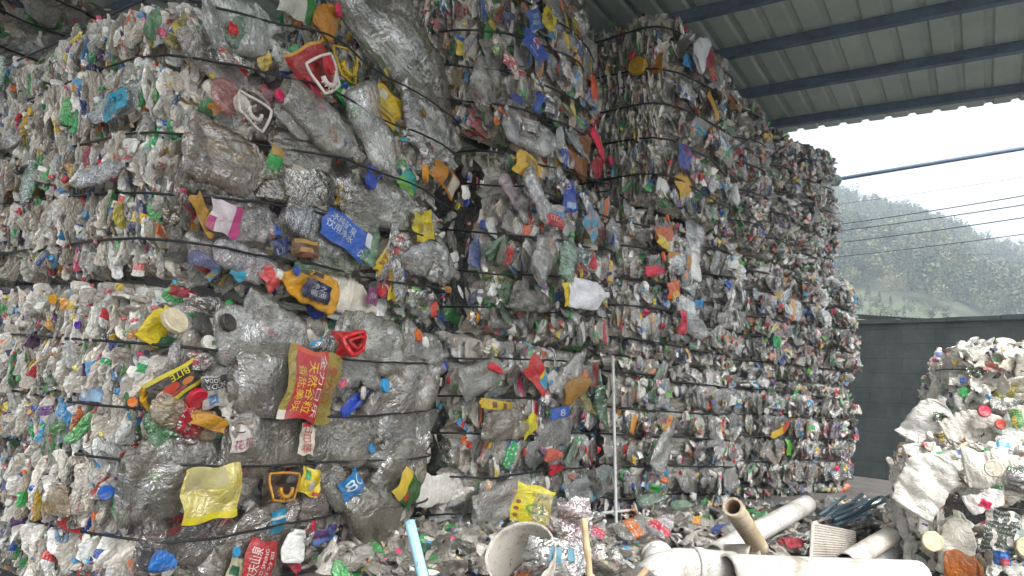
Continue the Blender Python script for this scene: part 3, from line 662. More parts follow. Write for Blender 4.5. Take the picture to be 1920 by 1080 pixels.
def disc(b, px, py, r, col, off=.06, side='f', name='cap', lab=None, depth=.5, tilt=(.3, .2), ribs=True, mat=None):
    x, z, W1, H1 = place_frame(b, px, py, 2*r, 2*r, side); rad = H1/2
    n = 18; mb = []; prof = [(-depth, .97), (-depth, 1), (-.08, 1), (0, .9), (-.04, .78), (-.05, .03)]
    for q, (d, k) in enumerate(prof):
        for j in range(n): t = j*2*np.pi/n; g = 1+(.03 if ribs and j % 2 and q in (1, 2) else 0); mb.append((math.cos(t)*rad*k*g, math.sin(t)*rad*k*g, d*rad))
    Fq = [(i*n+k, i*n+(k+1) % n, (i+1)*n+(k+1) % n, (i+1)*n+k) for i in range(len(prof)-1) for k in range(n)]
    me = mesh_np(name, mb, Fq, mat or CAP); o = link(name, me, b.root); o.matrix_local = Matrix(hero_matrix(b, x, z, 15, off+rad*.4, side, tilt=tilt).tolist()); o.color = (*lin(col), 1)
    if lab: o['label'] = lab
    return o
def handle(b, px, py, w, h, rot, col, off=.07, thick=.038, teeth=True, lab=None):
    """moulded carrying ring from a big oil bottle: rounded square loop with a toothed collar"""
    x, z, wm, hm = place_frame(b, px, py, w, h); mb = MB(); P = []
    for i in range(25):
        t = i/24*2*math.pi; c, s_ = math.cos(t), math.sin(t); k = .5/max(abs(c), abs(s_))**.75
        P.append((c*k*wm, s_*k*hm, .012*math.sin(t*2)))
    mb.tube(P, max(wm, hm)*thick, 7, caps=False)
    if teeth:
        rr = min(wm, hm)*.26; Q = [(rr*math.cos(t)*1.1, rr*math.sin(t)-hm*.1, .012) for t in np.linspace(math.pi*.9, math.pi*2.1, 12)]
        mb.tube(Q, rr*.3, 7)
        for t in np.linspace(math.pi*1.05, math.pi*1.95, 8):
            mb.tube([(rr*1.25*math.cos(t), rr*1.15*math.sin(t)-hm*.1, .014), (rr*1.6*math.cos(t), rr*1.45*math.sin(t)-hm*.1, .006)], rr*.09, 5)
    o = mb.build('handle', CAP, b.root, True); o.matrix_local = Matrix(hero_matrix(b, x, z, rot, off, 'f', tilt=(.1, .15)).tolist()); o.color = (*lin(col), 1)
    if lab: o['label'] = lab
    return o
J = [p for p in PRO if p['kind'] == 'jug']
# ---- upper near bale
hbottle(A2, 435, 60, 150, 20, '#d8dcd6', J[0], cap=None, wide=1.25, off=.03); hbottle(A2, 425, 62, 90, 60, '#2c9a4e', PRO[2], off=.03, opaque=False)
hbottle(A2, 296, 38, 70, 80, '#2cae50', PRO[4], off=.03, lab='green crushed bottle standing on end at the corner')
hbottle(A2, 335, 60, 80, 75, '#d8c840', PRO[9], label='#d8c840', off=.03); hbottle(A2, 345, 98, 80, -50, '#e2ddd8', PRO[1], off=.05, label=None)
hbottle(A2, 755, 115, 290, -31, '#b9b6aa', J[1], off=.05, wide=.85, lab='long clear bottle with dark green label lying along the top edge')
hlabel(A2, 702, 113, 84, 46, -32, '#3f5a24', off=.11, patches=[('#e8e8e0', (.78, .3, .93, .75)), ('#c8b838', (.6, .05, .75, .3)), ('#2f4a1a', (.1, .2, .5, .7))], texts=[('III', '#202020', (.79, .35, .92, .7))], lab='dark green label with a barcode')
hlabel(A2, 545, 143, 84, 84, 42, '#b01822', off=.08, amp=.02, patches=[('#e0a828', (0, 0, 1, .06), 'printed_panel'), ('#e0a828', (0, .94, 1, 1))], lab='crumpled red pouch set like a diamond')
handle(A2, 548, 155, 62, 62, 40, '#e8e0dc', off=.12, lab='white moulded handle on the red pouch'); disc(A2, 553, 140, 17, '#c81c30', off=.12, tilt=(.4, .3))
hlabel(A2, 545, 190, 60, 22, -55, '#c4285a', off=.09, amp=.02)
handle(A2, 622, 128, 46, 62, 8, '#c8a830', off=.09)
hlabel(A2, 645, 215, 96, 44, -42, '#3cb050', off=.09, patches=[('#e8f0e0', (.1, .15, .3, .75)), ('#a02838', (.8, 0, .86, 1)), ('#7ac860', (.35, .3, .6, .8), 'printed_panel', .0016, 'oval')], texts=[('Bong', '#e8f4e0', (.45, .2, .75, .5))], lab='bright green label with fruit picture')
hlabel(A2, 697, 205, 56, 58, -12, '#d8b828', off=.09, amp=.02, patches=[('#e8e0c0', (.15, .6, .4, .85)), ('#8a6a20', (.2, .15, .8, .22)), ('#8a6a20', (.2, .3, .8, .35))], lab='yellow crumpled label')
hbottle(A2, 660, 260, 150, -50, '#d0cfc8', J[2], off=.05, wide=.8); hbottle(A2, 560, 250, 170, -18, '#bcb8ac', J[3], off=.04, wide=.8)
disc(A2, 377, 194, 34, '#d84a48', off=.07, tilt=(.2, .1), depth=.3, mat=PET, lab='translucent red round bottle base'); 
handle(A2, 418, 222, 66, 50, -12, '#ddd8d0', off=.10, lab='white moulded handle ring'); disc(A2, 405, 210, 20, '#cfcac2', off=.07)
disc(A2, 472, 192, 12, '#e02a6a', off=.09); hbottle(A2, 505, 245, 90, -20, '#e0ded8', PRO[0], off=.07, cap='#f0f0ec'); hbottle(A2, 480, 200, 70, 160, '#c86a88', PRO[3], off=.04)
hbottle(A2, 400, 130, 130, -20, '#c8c4bc', PRO[5], off=.02); hlabel(A2, 405, 128, 66, 16, -14, '#c83430', off=.09, patches=[('#8ab848', (.1, .2, .3, .8))])
disc(A2, 604, 30, 13, '#e0205a', off=.08, tilt=(.6, .2)); hbottle(A2, 588, 45, 60, 70, '#b07a3a', PRO[8], off=.05, opaque=True)
hlabel(A2, 535, 12, 70, 60, 5, '#2a8038', off=.09, patches=[('#c8c8b8', (0, 0, .72, 1))], lab='grey and green carton at the top edge')
hbottle(A2, 390, 312, 175, -3, '#a8947e', J[0], off=.05, wide=1.15, lab='dirty jug with milky teal label remains'); hlabel(A2, 400, 295, 120, 44, -3, '#a9aa9c', off=.09, mat=LABEL, amp=.015)
hbottle(A2, 395, 350, 170, -6, '#6e5f4e', J[1], off=.03, wide=.9); hlabel(A2, 467, 313, 26, 62, -12, '#2c9a48', off=.10, patches=[('#b89038', (0, .72, 1, 1))])
hbottle(A2, 530, 320, 150, 95, '#aaa090', J[2], off=.03, wide=1.4); hlabel(A2, 527, 360, 78, 56, -5, '#b9b3a4', off=.09, amp=.006)
hlabel(A2, 575, 372, 22, 48, -3, '#c8a040', off=.11, patches=[('#6a2018', (0, .78, 1, 1))], texts=[('三合\n一', '#301810', (.2, .2, .8, .7))])
disc(A2, 633, 348, 16, '#2448a8', off=.09); handle(A2, 648, 336, 22, 28, -20, '#2a4fb4', off=.10, teeth=False, thick=.08)
hbottle(A2, 625, 385, 110, 100, '#a09884', J[3], off=.05, wide=1.2); hbottle(A2, 680, 395, 130, 5, '#8e8878', J[0], off=.03, wide=1.2)
hlabel(A2, 720, 350, 34, 40, -30, '#58b0a0', off=.09, patches=[('#78c840', (0, 0, 1, .45))]); disc(A2, 737, 334, 16, '#e09a30', off=.09, tilt=(.6, .1))
hlabel(A2, 800, 338, 56, 40, -20, '#c08a50', off=.07, patches=[('#202028', (.45, .1, .6, .9)), ('#d8d4c8', (.65, .1, .95, .9))])
hlabel(A2, 593, 446, 96, 54, -16, '#2060c4', off=.10, texts=[('冰纯矿泉\n饮用净水', '#dce8f4', (.06, .3, .62, .88), -4), ('De', '#e8f0f8', (.82, .1, .95, .35))], patches=[('#e8ecf0', (.85, .55, 1, 1))], lab='large blue label with rows of white characters')
hbottle(A2, 560, 430, 150, -15, '#c8cacc', PRO[7], off=.04, wide=1.4)
hbottle(A2, 641, 460, 78, 75, '#1f9a48', PRO[2], off=.08, wide=1.2, lab='bright green crushed bottle upright between blue and yellow labels')
hlabel(A2, 676, 470, 90, 20, 58, '#d8bc30', off=.09, texts=[('好滋味', '#a02018', (.1, .2, .9, .8))]); hlabel(A2, 692, 462, 26, 28, 20, '#c82c30', off=.10)
hlabel(A2, 741, 428, 40, 54, 18, '#d4c030', off=.09, texts=[('酸奶', '#a89020', (.2, .3, .8, .6))], lab='yellow folded label'); hlabel(A2, 738, 448, 40, 14, -5, '#d8c848', off=.08)
hlabel(A2, 685, 520, 22, 74, -4, '#c02c38', off=.09, texts=[('大豆', '#f0e0c0', (.1, .2, .9, .8), 90)]); hlabel(A2, 704, 522, 20, 86, -3, '#d4b83c', off=.092, texts=[('王老吉', '#503010', (.15, .15, .85, .85), 90)])
hbottle(A2, 770, 480, 130, -8, '#c4c2b8', J[1], off=.04, wide=1.1); hlabel(A2, 783, 512, 28, 22, -30, '#d8c030', off=.08)
hbottle(A2, 818, 495, 70, 80, '#c0beb4', PRO[5], off=.02)
hbottle(A2, 535, 540, 122, 170, '#d09a3a', PRO[4], off=.08, wide=1.35, cap='#e8e6e0', opaque=True, lab='gold bottle with a navy label'); hlabel(A2, 540, 548, 56, 34, -8, '#18224a', off=.145, texts=[('净之\n酱油', '#c8d0dc', (.25, .2, .75, .85))], patches=[]); hlabel(A2, 545, 523, 50, 10, -8, '#e0a83c', off=.14, patches=[('#303030', (.05, .1, .45, .9))])
hbottle(A2, 628, 556, 110, -8, '#d8d2c6', PRO[10], off=.07, wide=1.3, opaque=True); hlabel(A2, 656, 557, 22, 30, -6, '#7a3a6a', off=.13, texts=[('JIX', '#e0d0d8', (.2, .3, .8, .7))])
hlabel(A2, 742, 560, 36, 26, -12, '#68b848', off=.10, texts=[('ABC', '#f0f0e8', (.1, .2, .9, .8))]); hlabel(A2, 770, 572, 14, 40, 20, '#d84838', off=.10)
hbottle(A2, 345, 492, 60, -10, '#2440b0', PRO[3], off=.08); hlabel(A2, 411, 515, 26, 24, -35, '#30a8c8', off=.08)
hlabel(A2, 375, 415, 60, 60, -8, '#ddd2d8', off=.08, patches=[('#c43a80', (.7, 0, 1, 1)), ('#b83a70', (0, 0, .2, .4))]); hlabel(A2, 338, 410, 80, 26, -50, '#b88a2c', off=.09, amp=.025); hlabel(A2, 318, 385, 60, 16, -50, '#b83a5a', off=.10, amp=.025)
hlabel(A2, 297, 408, 28, 30, -5, '#20201c', off=.08, texts=[('EP', '#e0d020', (.15, .1, .85, .5))], patches=[('#d8c828', (0, .55, 1, .8))]); hbottle(A2, 310, 445, 60, 100, '#8a8070', PRO[1], off=.06)
hlabel(A2, 520, 470, 54, 34, 5, '#5a3c20', off=.09, patches=[('#c8a050', (.05, .75, .95, .95)), ('#c09040', (.25, .3, .75, .55)), ('#8a2820', (.35, .05, .75, .25))]); hlabel(A2, 481, 466, 34, 30, 28, '#1c2c60', off=.085, texts=[('LII', '#a0a8c8', (.1, .1, .5, .5))])
hbottle(A2, 440, 420, 130, 10, '#c8c4c4', PRO[6], off=.03, wide=.9); hbottle(A2, 520, 410, 100, 80, '#b8b0a8', PRO[5], off=.05)
hbottle(A2, 440, 500, 150, -12, '#d8d0d4', PRO[12], off=.05); hbottle(A2, 390, 480, 120, 8, '#dcd6d2', PRO[0], off=.05); hlabel(A2, 465, 525, 44, 30, -50, '#e07878', off=.09, amp=.02)
hbottle(A2, 590, 490, 100, 5, '#7a8a5a', J[2], off=.05, wide=1.0); disc(A2, 505, 510, 9, '#2450b8', off=.09); hbottle(A2, 525, 508, 50, -10, '#1f8a40', PRO[2], off=.09); hbottle(A2, 615, 512, 55, -60, '#1c7a40', PRO[3], off=.08)
hbottle(A2, 790, 250, 120, -45, '#b8b6ac', PRO[5], off=.04); hbottle(A2, 745, 235, 100, -60, '#c0beb6', PRO[7], off=.05); disc(A2, 762, 218, 8, '#8a6a30', off=.09)
hlabel(A2, 750, 300, 22, 40, 5, '#a83048', off=.08, mat=LABEL); hlabel(A2, 718, 262, 16, 22, 10, '#38a8b8', off=.09)
# left side of the near stack
hbottle(A2, 262, 222, 92, 186, '#cfd2cc', PRO[3], side='l', off=.045, cap='#f0f0ee', lab='clear bottle with cyan label poking out of the side', wide=1.2)
hlabel(A2, 285, 222, 40, 34, 22, '#30a8c8', off=.10, side='l', texts=[('ction', '#14305a', (.1, .25, .9, .65), 180)])
disc(A2, 297, 293, 14, '#e8e6e0', side='l', off=.05); disc(A2, 58, 294, 12, '#e09a20', side='l', off=.03); hbottle(A2, 85, 285, 55, 0, '#dcd6cc', PRO[1], side='l', off=.03)
hbottle(A2, 140, 95, 70, 75, '#2a9a50', PRO[4], side='l', off=.04); hbottle(A2, 62, 165, 55, 80, '#3a9a58', PRO[2], side='l', off=.03); hbottle(A2, 125, 360, 70, 85, '#2a9848', PRO[7], side='l', off=.03); hbottle(A2, 5, 104, 45, 80, '#1fa050', PRO[2], side='l', off=.04)
hbottle(A2, 255, 342, 90, 3, '#e0dedb', PRO[12], side='l', off=.05); hbottle(A2, 215, 352, 70, 178, '#d8cec8', PRO[9], side='l', off=.05, cap='#e08a30')
# ---- lower near bale
hbottle(A1, 275, 610, 78, 65, '#e0c838', J[0], off=.06, opaque=True, wide=1.1, lab='yellow container with a cream lid'); disc(A1, 281, 598, 26, '#d8ceb4', off=.13, tilt=(.1, .6), depth=.4)
disc(A1, 370, 603, 17, '#28262a', off=.11, tilt=(.2, .4), lab='black cap'); disc(A1, 393, 658, 13, '#e0285a', off=.11, lab='pink cap'); disc(A1, 350, 640, 15, '#e8e6de', off=.09, tilt=(0, .5)); hlabel(A1, 350, 641, 6, 8, 20, '#206040', off=.13)
hlabel(A1, 325, 550, 56, 18, -5, '#a01c34', off=.08); hlabel(A1, 345, 572, 60, 24, -10, '#3a2428', off=.07, mat=LABEL); disc(A1, 388, 572, 9, '#1f9a44', off=.09); hbottle(A1, 293, 642, 50, 5, '#1c5a38', PRO[3], off=.09, opaque=True)
hbottle(A1, 465, 582, 78, -15, '#e4e2de', PRO[5], off=.08, wide=1.1, opaque=False); hbottle(A1, 400, 620, 90, 15, '#dcdad4', PRO[8], off=.08, wide=1.4); hbottle(A1, 500, 620, 110, -15, '#d4d2cc', PRO[6], off=.06)
hbottle(A1, 430, 640, 120, 5, '#d0ccc4', PRO[7], off=.06); hlabel(A1, 545, 640, 40, 14, 22, '#3c9ac4', off=.10, texts=[('261', '#e8f0f4', (.2, .2, .8, .8))]); disc(A1, 578, 580, 17, '#2444a8', off=.06, tilt=(0, .5)); disc(A1, 609, 581, 7, '#30a0c0', off=.06)
hlabel(A1, 593, 642, 46, 46, 10, '#c82028', off=.10, amp=.03); handle(A1, 594, 642, 40, 36, 20, '#d02830', off=.125, teeth=False, thick=.09, lab='crushed red lid'); handle(A1, 596, 641, 22, 18, 20, '#b81c24', off=.13, teeth=False, thick=.12)
hbottle(A1, 675, 645, 150, -8, '#c8c4b4', J[1], off=.05, wide=1.1); hlabel(A1, 650, 600, 90, 18, -5, '#d8734a', off=.08, patches=[('#d8dcd4', (0, 0, .3, 1))]); disc(A1, 744, 628, 12, '#e07030', off=.09); disc(A1, 750, 640, 10, '#f0eeea', off=.10)
hbottle(A1, 780, 655, 90, -10, '#cfcbc2', PRO[11], off=.03, wide=1.2); hbottle(A1, 670, 690, 90, 20, '#4a7a40', PRO[3], off=.04)
BB = hbottle(A1, 512, 718, 235, 2, '#c0bbb0', J[3], off=.05, wide=1.0, lab='large clear jug with a red and gold band label')
hlabel(A1, 513, 718, 96, 128, -7, '#9a8a50', off=.135, amp=.006, curl=.18, name='label', lab='red and gold label printed with large characters',
       patches=[('#b81c24', (.12, 0, .66, 1)), ('#e8e0d0', (.0, 0, .12, .12)), ('#d0501c', (.1, .93, .6, 1))],
       texts=[('全力口', '#c8242c', (.68, .30, .88, .82), -90), ('香甜美味', '#e8c030', (.16, .1, .3, .75), -90), ('天然谷粒', '#e8c838', (.33, .08, .5, .85), -90), ('全力口乐', '#f0e8d8', (.52, .06, .63, .95), -90)])
hlabel(A1, 284, 712, 106, 52, 34, '#22201c', off=.12, amp=.015, texts=[('BITE', '#e8d820', (.38, .62, .75, .85), 180)], patches=[('#e0d020', (0, .86, 1, 1)), ('#e0d020', (0, 0, 1, .14)), ('#c83c18', (.2, .3, .5, .6), 'printed_panel', .0016, 'oval'), ('#d88020', (.55, .25, .75, .5), 'printed_panel', .0016, 'oval'), ('#c8302a', (.3, .18, .6, .28))], lab='black and yellow label with red flashes')
hbottle(A1, 330, 680, 110, -10, '#d4d0cc', PRO[9], off=.05, wide=1.2); hlabel(A1, 326, 676, 44, 26, -22, '#a01c30', off=.10); hbottle(A1, 378, 690, 90, 5, '#cfcbc6', PRO[10], off=.05)
hlabel(A1, 345, 728, 46, 58, 12, '#a8a49c', off=.11, patches=[('#26242a', (.0, .55, 1, .95)), ('#2a70a8', (.2, .1, .6, .4)), ('#e0e4e4', (.3, .18, .5, .32))], texts=[('SODA', '#e0dcd8', (.08, .58, .92, .75), 180), ('SODA', '#e0dcd8', (.08, .78, .62, .92), 180)], lab='upside-down black SODA label')
disc(A1, 314, 744, 20, '#c02038', off=.10, tilt=(.1, -.5)); disc(A1, 228, 752, 9, '#e07820', off=.12, tilt=(-.8, 0)); hbottle(A1, 258, 745, 60, 150, '#d8a830', PRO[8], off=.10, opaque=True)
hbottle(A1, 315, 785, 165, -16, '#d8b890', PRO[13], off=.08, wide=.8, cap='#e8e6e2', label='#b02838', lab='red and gold foil bottle lying across the strap'); hlabel(A1, 270, 768, 64, 24, -14, '#a82040', off=.165, amp=.02); hlabel(A1, 325, 782, 74, 26, -14, '#c89a58', off=.16, amp=.03)
hbottle(A1, 257, 800, 86, -75, '#2cb45c', PRO[11], off=.10, wide=1.1, lab='bright green crushed bottle hanging at the corner'); hlabel(A1, 235, 842, 50, 26, 40, '#a01c28', off=.06, amp=.03); hlabel(A1, 300, 815, 34, 24, -5, '#8a2030', off=.06)
hlabel(A1, 388, 760, 60, 36, 28, '#d0ccc2', off=.12, texts=[('茶水', '#202020', (.3, .2, .7, .8))], amp=.02); hlabel(A1, 396, 808, 46, 54, 12, '#d8d0cc', off=.10, texts=[('花花', '#b83060', (.1, .1, .8, .4)), ('C', '#503838', (.2, .6, .5, .95))])
hbottle(A1, 475, 815, 190, 3, '#b0a898', J[2], off=.04, wide=1.1); hlabel(A1, 508, 813, 28, 58, -2, '#d8d0c0', off=.11, texts=[('山\n日\n福', '#c02830', (.2, .08, .8, .92))], patches=[('#b82830', (0, .85, .6, 1))], lab='narrow white label with red characters')
hbottle(A1, 600, 820, 150, -8, '#aca698', J[0], off=.04, wide=1.1); hbottle(A1, 700, 800, 140, 70, '#c4c2bc', J[3], off=.03); disc(A1, 642, 833, 9, '#2c90c8', off=.09); disc(A1, 658, 718, 13, '#38a0d8', off=.10); hlabel(A1, 662, 818, 26, 24, -30, '#d8c8c4', off=.09, texts=[('S', '#b03040', (.2, .2, .8, .8))])
hbottle(A1, 595, 748, 60, 35, '#2448b0', PRO[1], off=.09, opaque=True); disc(A1, 606, 731, 12, '#d8d0c4', off=.10, tilt=(.7, 0)); hbottle(A1, 720, 735, 170, 35, '#b0a698', J[1], off=.04, wide=1.0)
hbottle(A1, 640, 700, 100, -25, '#c4c0b6', PRO[4], off=.05); hbottle(A1, 780, 800, 90, 30, '#c8c8c2', PRO[0], off=.03, cap='#3890b0')
hbottle(A1, 300, 880, 210, 4, '#a8a294', J[1], off=.05, wide=1.15); hlabel(A1, 322, 908, 104, 96, 4, '#d8c860', off=.13, amp=.012, mat=TINT_FILM, patches=[('#e0d020', (0, 0, 1, .13)), ('#bdb47a', (.05, .6, .7, .98))], lab='large pale yellow translucent label with a bright yellow lower band')
hlabel(A1, 300, 975, 110, 12, 14, '#8a1c24', off=.06); hbottle(A1, 400, 880, 130, 60, '#a89c90', J[3], off=.05, wide=1.2); hlabel(A1, 396, 878, 34, 20, 5, '#b04058', off=.09)
hlabel(A1, 466, 903, 54, 50, 0, '#3a2a20', off=.07, amp=.02); handle(A1, 466, 900, 56, 50, -3, '#b88848', off=.11, lab='tan square handle ring'); hlabel(A1, 435, 855, 50, 16, 10, '#8a1c2c', off=.10, amp=.02)
hlabel(A1, 522, 893, 42, 46, -20, '#e0c428', off=.10, amp=.02, patches=[('#409a48', (.1, .5, .3, .9)), ('#d0cab8', (.35, .2, .7, .6), 'printed_panel', .0016, 'oval'), ('#c83820', (.7, .05, 1, .2))], lab='yellow and green snack wrapper')
hbottle(A1, 580, 905, 120, -45, '#b0aca0', J[0], off=.06, wide=.8); hlabel(A1, 597, 898, 40, 40, 38, '#2880c0', off=.12, texts=[('8', '#e0f0f4', (.2, .3, .6, .8)), ('C', '#e0f0f4', (.65, .3, .9, .8))], lab='small bright blue label turned on its point')
hbottle(A1, 690, 900, 180, 42, '#98907c', J[2], off=.05, wide=1.0); hlabel(A1, 702, 905, 46, 56, 55, '#2f5a30', off=.11, patches=[('#d8b830', (0, .6, 1, 1)), ('#c84020', (.1, .4, .35, .55))], lab='green and yellow label')
hbottle(A1, 470, 965, 200, 32, '#a89c90', J[1], off=.07, wide=.7); hlabel(A1, 474, 966, 28, 44, 8, '#3a90b0', off=.13, patches=[('#d8dcd8', (0, .6, 1, .72))]); hbottle(A1, 545, 930, 90, 80, '#a08c7c', PRO[6], off=.05)
disc(A1, 384, 1018, 9, '#3098d0', off=.09); disc(A1, 570, 982, 11, '#304a70', off=.08); hlabel(A1, 530, 978, 40, 18, 40, '#c02034', off=.10)
hbottle(A1, 440, 1050, 190, 10, '#a89e90', J[3], off=.06, wide=1.3); hlabel(A1, 432, 1043, 54, 84, -14, '#b01c2c', off=.135, amp=.006, texts=[('农夫山泉', '#f0e0d8', (.1, .15, .42, .85), 90), ('RED SPRING', '#f0e0d8', (.5, .15, .62, .85), 90), ('百分百', '#f0e0d8', (.7, .2, .85, .8), 90)], lab='crimson label with white characters running up it')
hlabel(A1, 392, 1058, 36, 50, -20, '#c8c4a8', off=.12, patches=[('#206040', (.1, .4, .7, .7))]); hbottle(A1, 498, 1010, 56, 80, '#e8e8e4', PRO[8], off=.08, opaque=True, lab='crushed white pot')
hlabel(A1, 508, 1045, 42, 16, -45, '#b82440', off=.09); hbottle(A1, 255, 1036, 46, -15, '#2c6ab0', PRO[8], off=.08, opaque=True); hbottle(A1, 300, 1010, 160, -5, '#77706a', J[2], off=.04, wide=.9)
hbottle(A1, 680, 1010, 100, -12, '#a8b09c', PRO[8], off=.06, wide=1.5, cap='#e0ded8'); hlabel(A1, 688, 1003, 26, 44, 0, '#d4ccb8', off=.12, patches=[('#b83038', (0, .8, 1, 1)), ('#383838', (.3, .1, .8, .4))])
handle(A1, 728, 998, 32, 40, 35, '#b8a060', off=.06, teeth=False); hlabel(A1, 575, 1050, 60, 16, 30, '#c09a40', off=.10, amp=.02); hlabel(A1, 605, 1060, 34, 34, 30, '#c84050', off=.08, mat=LABEL); hbottle(A1, 560, 1060, 90, 20, '#3a3030', PRO[5], off=.05, wide=.5)
hlabel(A1, 560, 990, 40, 26, 10, '#503468', off=.08, patches=[('#2860a8', (0, 0, 1, .3))]); hbottle(A1, 700, 1055, 60, 45, '#d0743a', PRO[3], off=.05, opaque=True)
hbottle(A1, 212, 915, 60, 85, '#2870b8', PRO[10], side='f', off=.05, opaque=True, wide=1.0, cap='#50b0d8'); disc(A1, 190, 922, 14, '#2860b8', side='f', off=.06, tilt=(-.9, 0))
hbottle(A1, 256, 920, 90, -5, '#c8d4d8', PRO[0], off=.04); hlabel(A1, 190, 740, 36, 26, 0, '#a8c4e0', side='l', off=.03)
hlabel(A1, 150, 830, 26, 110, -5, '#a8a8a0', side='l', off=.03, mat=LABEL); hlabel(A1, 145, 720, 22, 34, 0, '#3a9a50', side='l', off=.03)
hlabel(A1, 158, 975, 44, 22, -10, '#c03038', side='l', off=.045, amp=.03); hbottle(A1, 40, 905, 90, -28, '#d8e0e4', PRO[1], side='l', off=.04, cap='#e0b040')
hbottle(A1, 20, 700, 60, 0, '#e4e0da', PRO[12], side='l', off=.03, cap='#e8e8e8'); hbottle(A1, 165, 930, 60, 90, '#caa05a', PRO[8], side='l', off=.03)
for (px, py, r, c) in [(48, 293, 9, '#e0a020'), (122, 232, 8, '#e8b838'), (83, 728, 8, '#e06a20'), (97, 627, 8, '#7a3090'), (190, 615, 9, '#6040a0'), (138, 568, 12, '#e8a820'), (165, 542, 8, '#804098'), (110, 612, 9, '#d04070'), (120, 500, 8, '#204898'), (135, 490, 8, '#2a60b8'), (40, 518, 7, '#602878'), (175, 350, 8, '#d04050'), (52, 925, 12, '#e0a030'), (90, 935, 10, '#e8e4dc'), (95, 410, 8, '#c83030'), (170, 465, 10, '#d8a830'), (232, 320, 7, '#c83040'), (216, 48, 9, '#2850b0'), (180, 170, 7, '#c02860'), (60, 262, 6, '#2040a0'), (12, 440, 6, '#e0c030'), (220, 780, 8, '#38a0c0'), (118, 965, 8, '#202030')]:
    b = A2 if py < 545 else A1
    disc(b, px, py, r*.8, c, side='l', off=.02, tilt=(random.Random(px).uniform(-.5, .5), random.Random(py).uniform(-.5, .5)))
# ---- second stack
hlabel(B3, 946, 102, 44, 38, -18, '#1a50b4', off=.10, amp=.005, curl=.1, patches=[('#e8e8ec', (.36, .44, .66, .94), 'printed_panel', .0012, 'oval'), ('#c8202c', (.38, .47, .64, .91), 'printed_panel', .0022, (15, 165)), ('#1c48a8', (.38, .47, .64, .91), 'printed_panel', .0022, (200, 340))], texts=[('pepsi', '#e8eaf0', (.3, .12, .72, .32))], lab='square blue soda label with a red white and blue disc')
hlabel(B3, 950, 52, 32, 32, 32, '#2460b0', off=.09, texts=[('100%\n纯净水', '#d8e4f0', (.15, .2, .85, .8))]); hlabel(B3, 985, 47, 26, 34, -30, '#d8c420', off=.09, texts=[('茶', '#806810', (.2, .3, .8, .7))]); hlabel(B3, 1050, 50, 26, 30, 35, '#e4dcd8', off=.09, patches=[('#c02848', (.2, .4, .6, .8), 'printed_panel', .0016, 'oval')])
hlabel(B3, 966, 20, 16, 44, 25, '#d8b020', off=.08); hbottle(B3, 916, 42, 30, 20, '#2450b8', PRO[3], off=.06); hbottle(B3, 1020, 55, 90, -55, '#cdccc8', PRO[7], off=.06); hbottle(B3, 1095, 40, 100, -70, '#9a9082', J[1], off=.04, lab='big dusty bottle bulging from the top right corner'); hbottle(B3, 1085, 10, 80, -30, '#c4c2bc', J[2], off=.03)
hlabel(B3, 920, 128, 30, 26, -10, '#c43040', off=.07, mat=LABEL); hlabel(B3, 937, 150, 20, 20, 10, '#e4dcdc', off=.08, patches=[('#c03040', (.3, .3, .9, .9))]); hlabel(B3, 1013, 150, 22, 20, -2, '#dcd8d4', off=.08, texts=[('凸凹', '#a04048', (.2, .3, .8, .7))]); hlabel(B3, 962, 170, 18, 22, 0, '#d8b830', off=.08); disc(B3, 965, 152, 7, '#e8e6e0', off=.09)
hlabel(B3, 1025, 115, 22, 40, 30, '#c85030', off=.08, mat=LABEL); hlabel(B3, 1055, 140, 18, 50, 35, '#d8a828', off=.08, mat=LABEL); hlabel(B3, 1068, 175, 14, 40, 20, '#d86040', off=.07); hlabel(B3, 870, 85, 18, 40, 5, '#d8c030', off=.06, patches=[('#3a78c8', (0, .7, 1, 1))]); hlabel(B3, 895, 193, 50, 16, -15, '#c8581c', off=.08, patches=[('#d8b020', (.6, 0, 1, 1))], lab='orange wrapper under the strap')
hlabel(B3, 990, 210, 24, 26, -20, '#2048a0', off=.07, texts=[('D', '#c0d0e8', (.3, .3, .7, .7))]); hlabel(B3, 962, 200, 14, 40, -15, '#2858b0', off=.07); hlabel(B3, 925, 195, 20, 16, -5, '#1c3c90', off=.07); hbottle(B3, 890, 150, 90, 65, '#b0a898', PRO[6], off=.05); hlabel(B3, 1068, 215, 16, 30, 0, '#1c6038', off=.05)
for (px, py, l, rt, c) in [(855, 5, 45, 60, '#28a850'), (868, 25, 35, -60, '#c02838'), (825, 130, 40, 85, '#2ca858'), (720, 60, 30, 80, '#3098c8'), (650, 25, 30, 80, '#e03060'), (680, 20, 30, 0, '#3050a8'), (795, 30, 40, 70, '#a08860'), (860, 145, 40, 85, '#d8b840'), (775, 45, 36, 80, '#c83050')]:
    hbottle(B3, px, py, l, rt, c, PRO[(px+py) % 5], side='l', off=.03)
hbottle(B2, 900, 220, 48, 20, '#3a60c0', PRO[9], off=.08, lab='blue bottle on the ledge'); hlabel(B2, 872, 252, 14, 36, 3, '#e4e0d8', off=.05, patches=[('#d06030', (.2, .5, .8, .8), 'printed_panel', .0016, 'oval')])
hbottle(B2, 940, 235, 50, 15, '#e4e2de', PRO[0], off=.08, cap='#e8e8e8', opaque=True); hbottle(B2, 980, 260, 110, 5, '#d8d6d0', PRO[5], off=.08); hlabel(B2, 973, 245, 34, 20, -15, '#b82c3c', off=.13); disc(B2, 1004, 250, 14, '#c8b8c4', off=.12); hbottle(B2, 1028, 262, 40, 20, '#88a8d8', PRO[4], off=.10); hbottle(B2, 1062, 268, 50, -20, '#a8c0c4', PRO[2], off=.10)
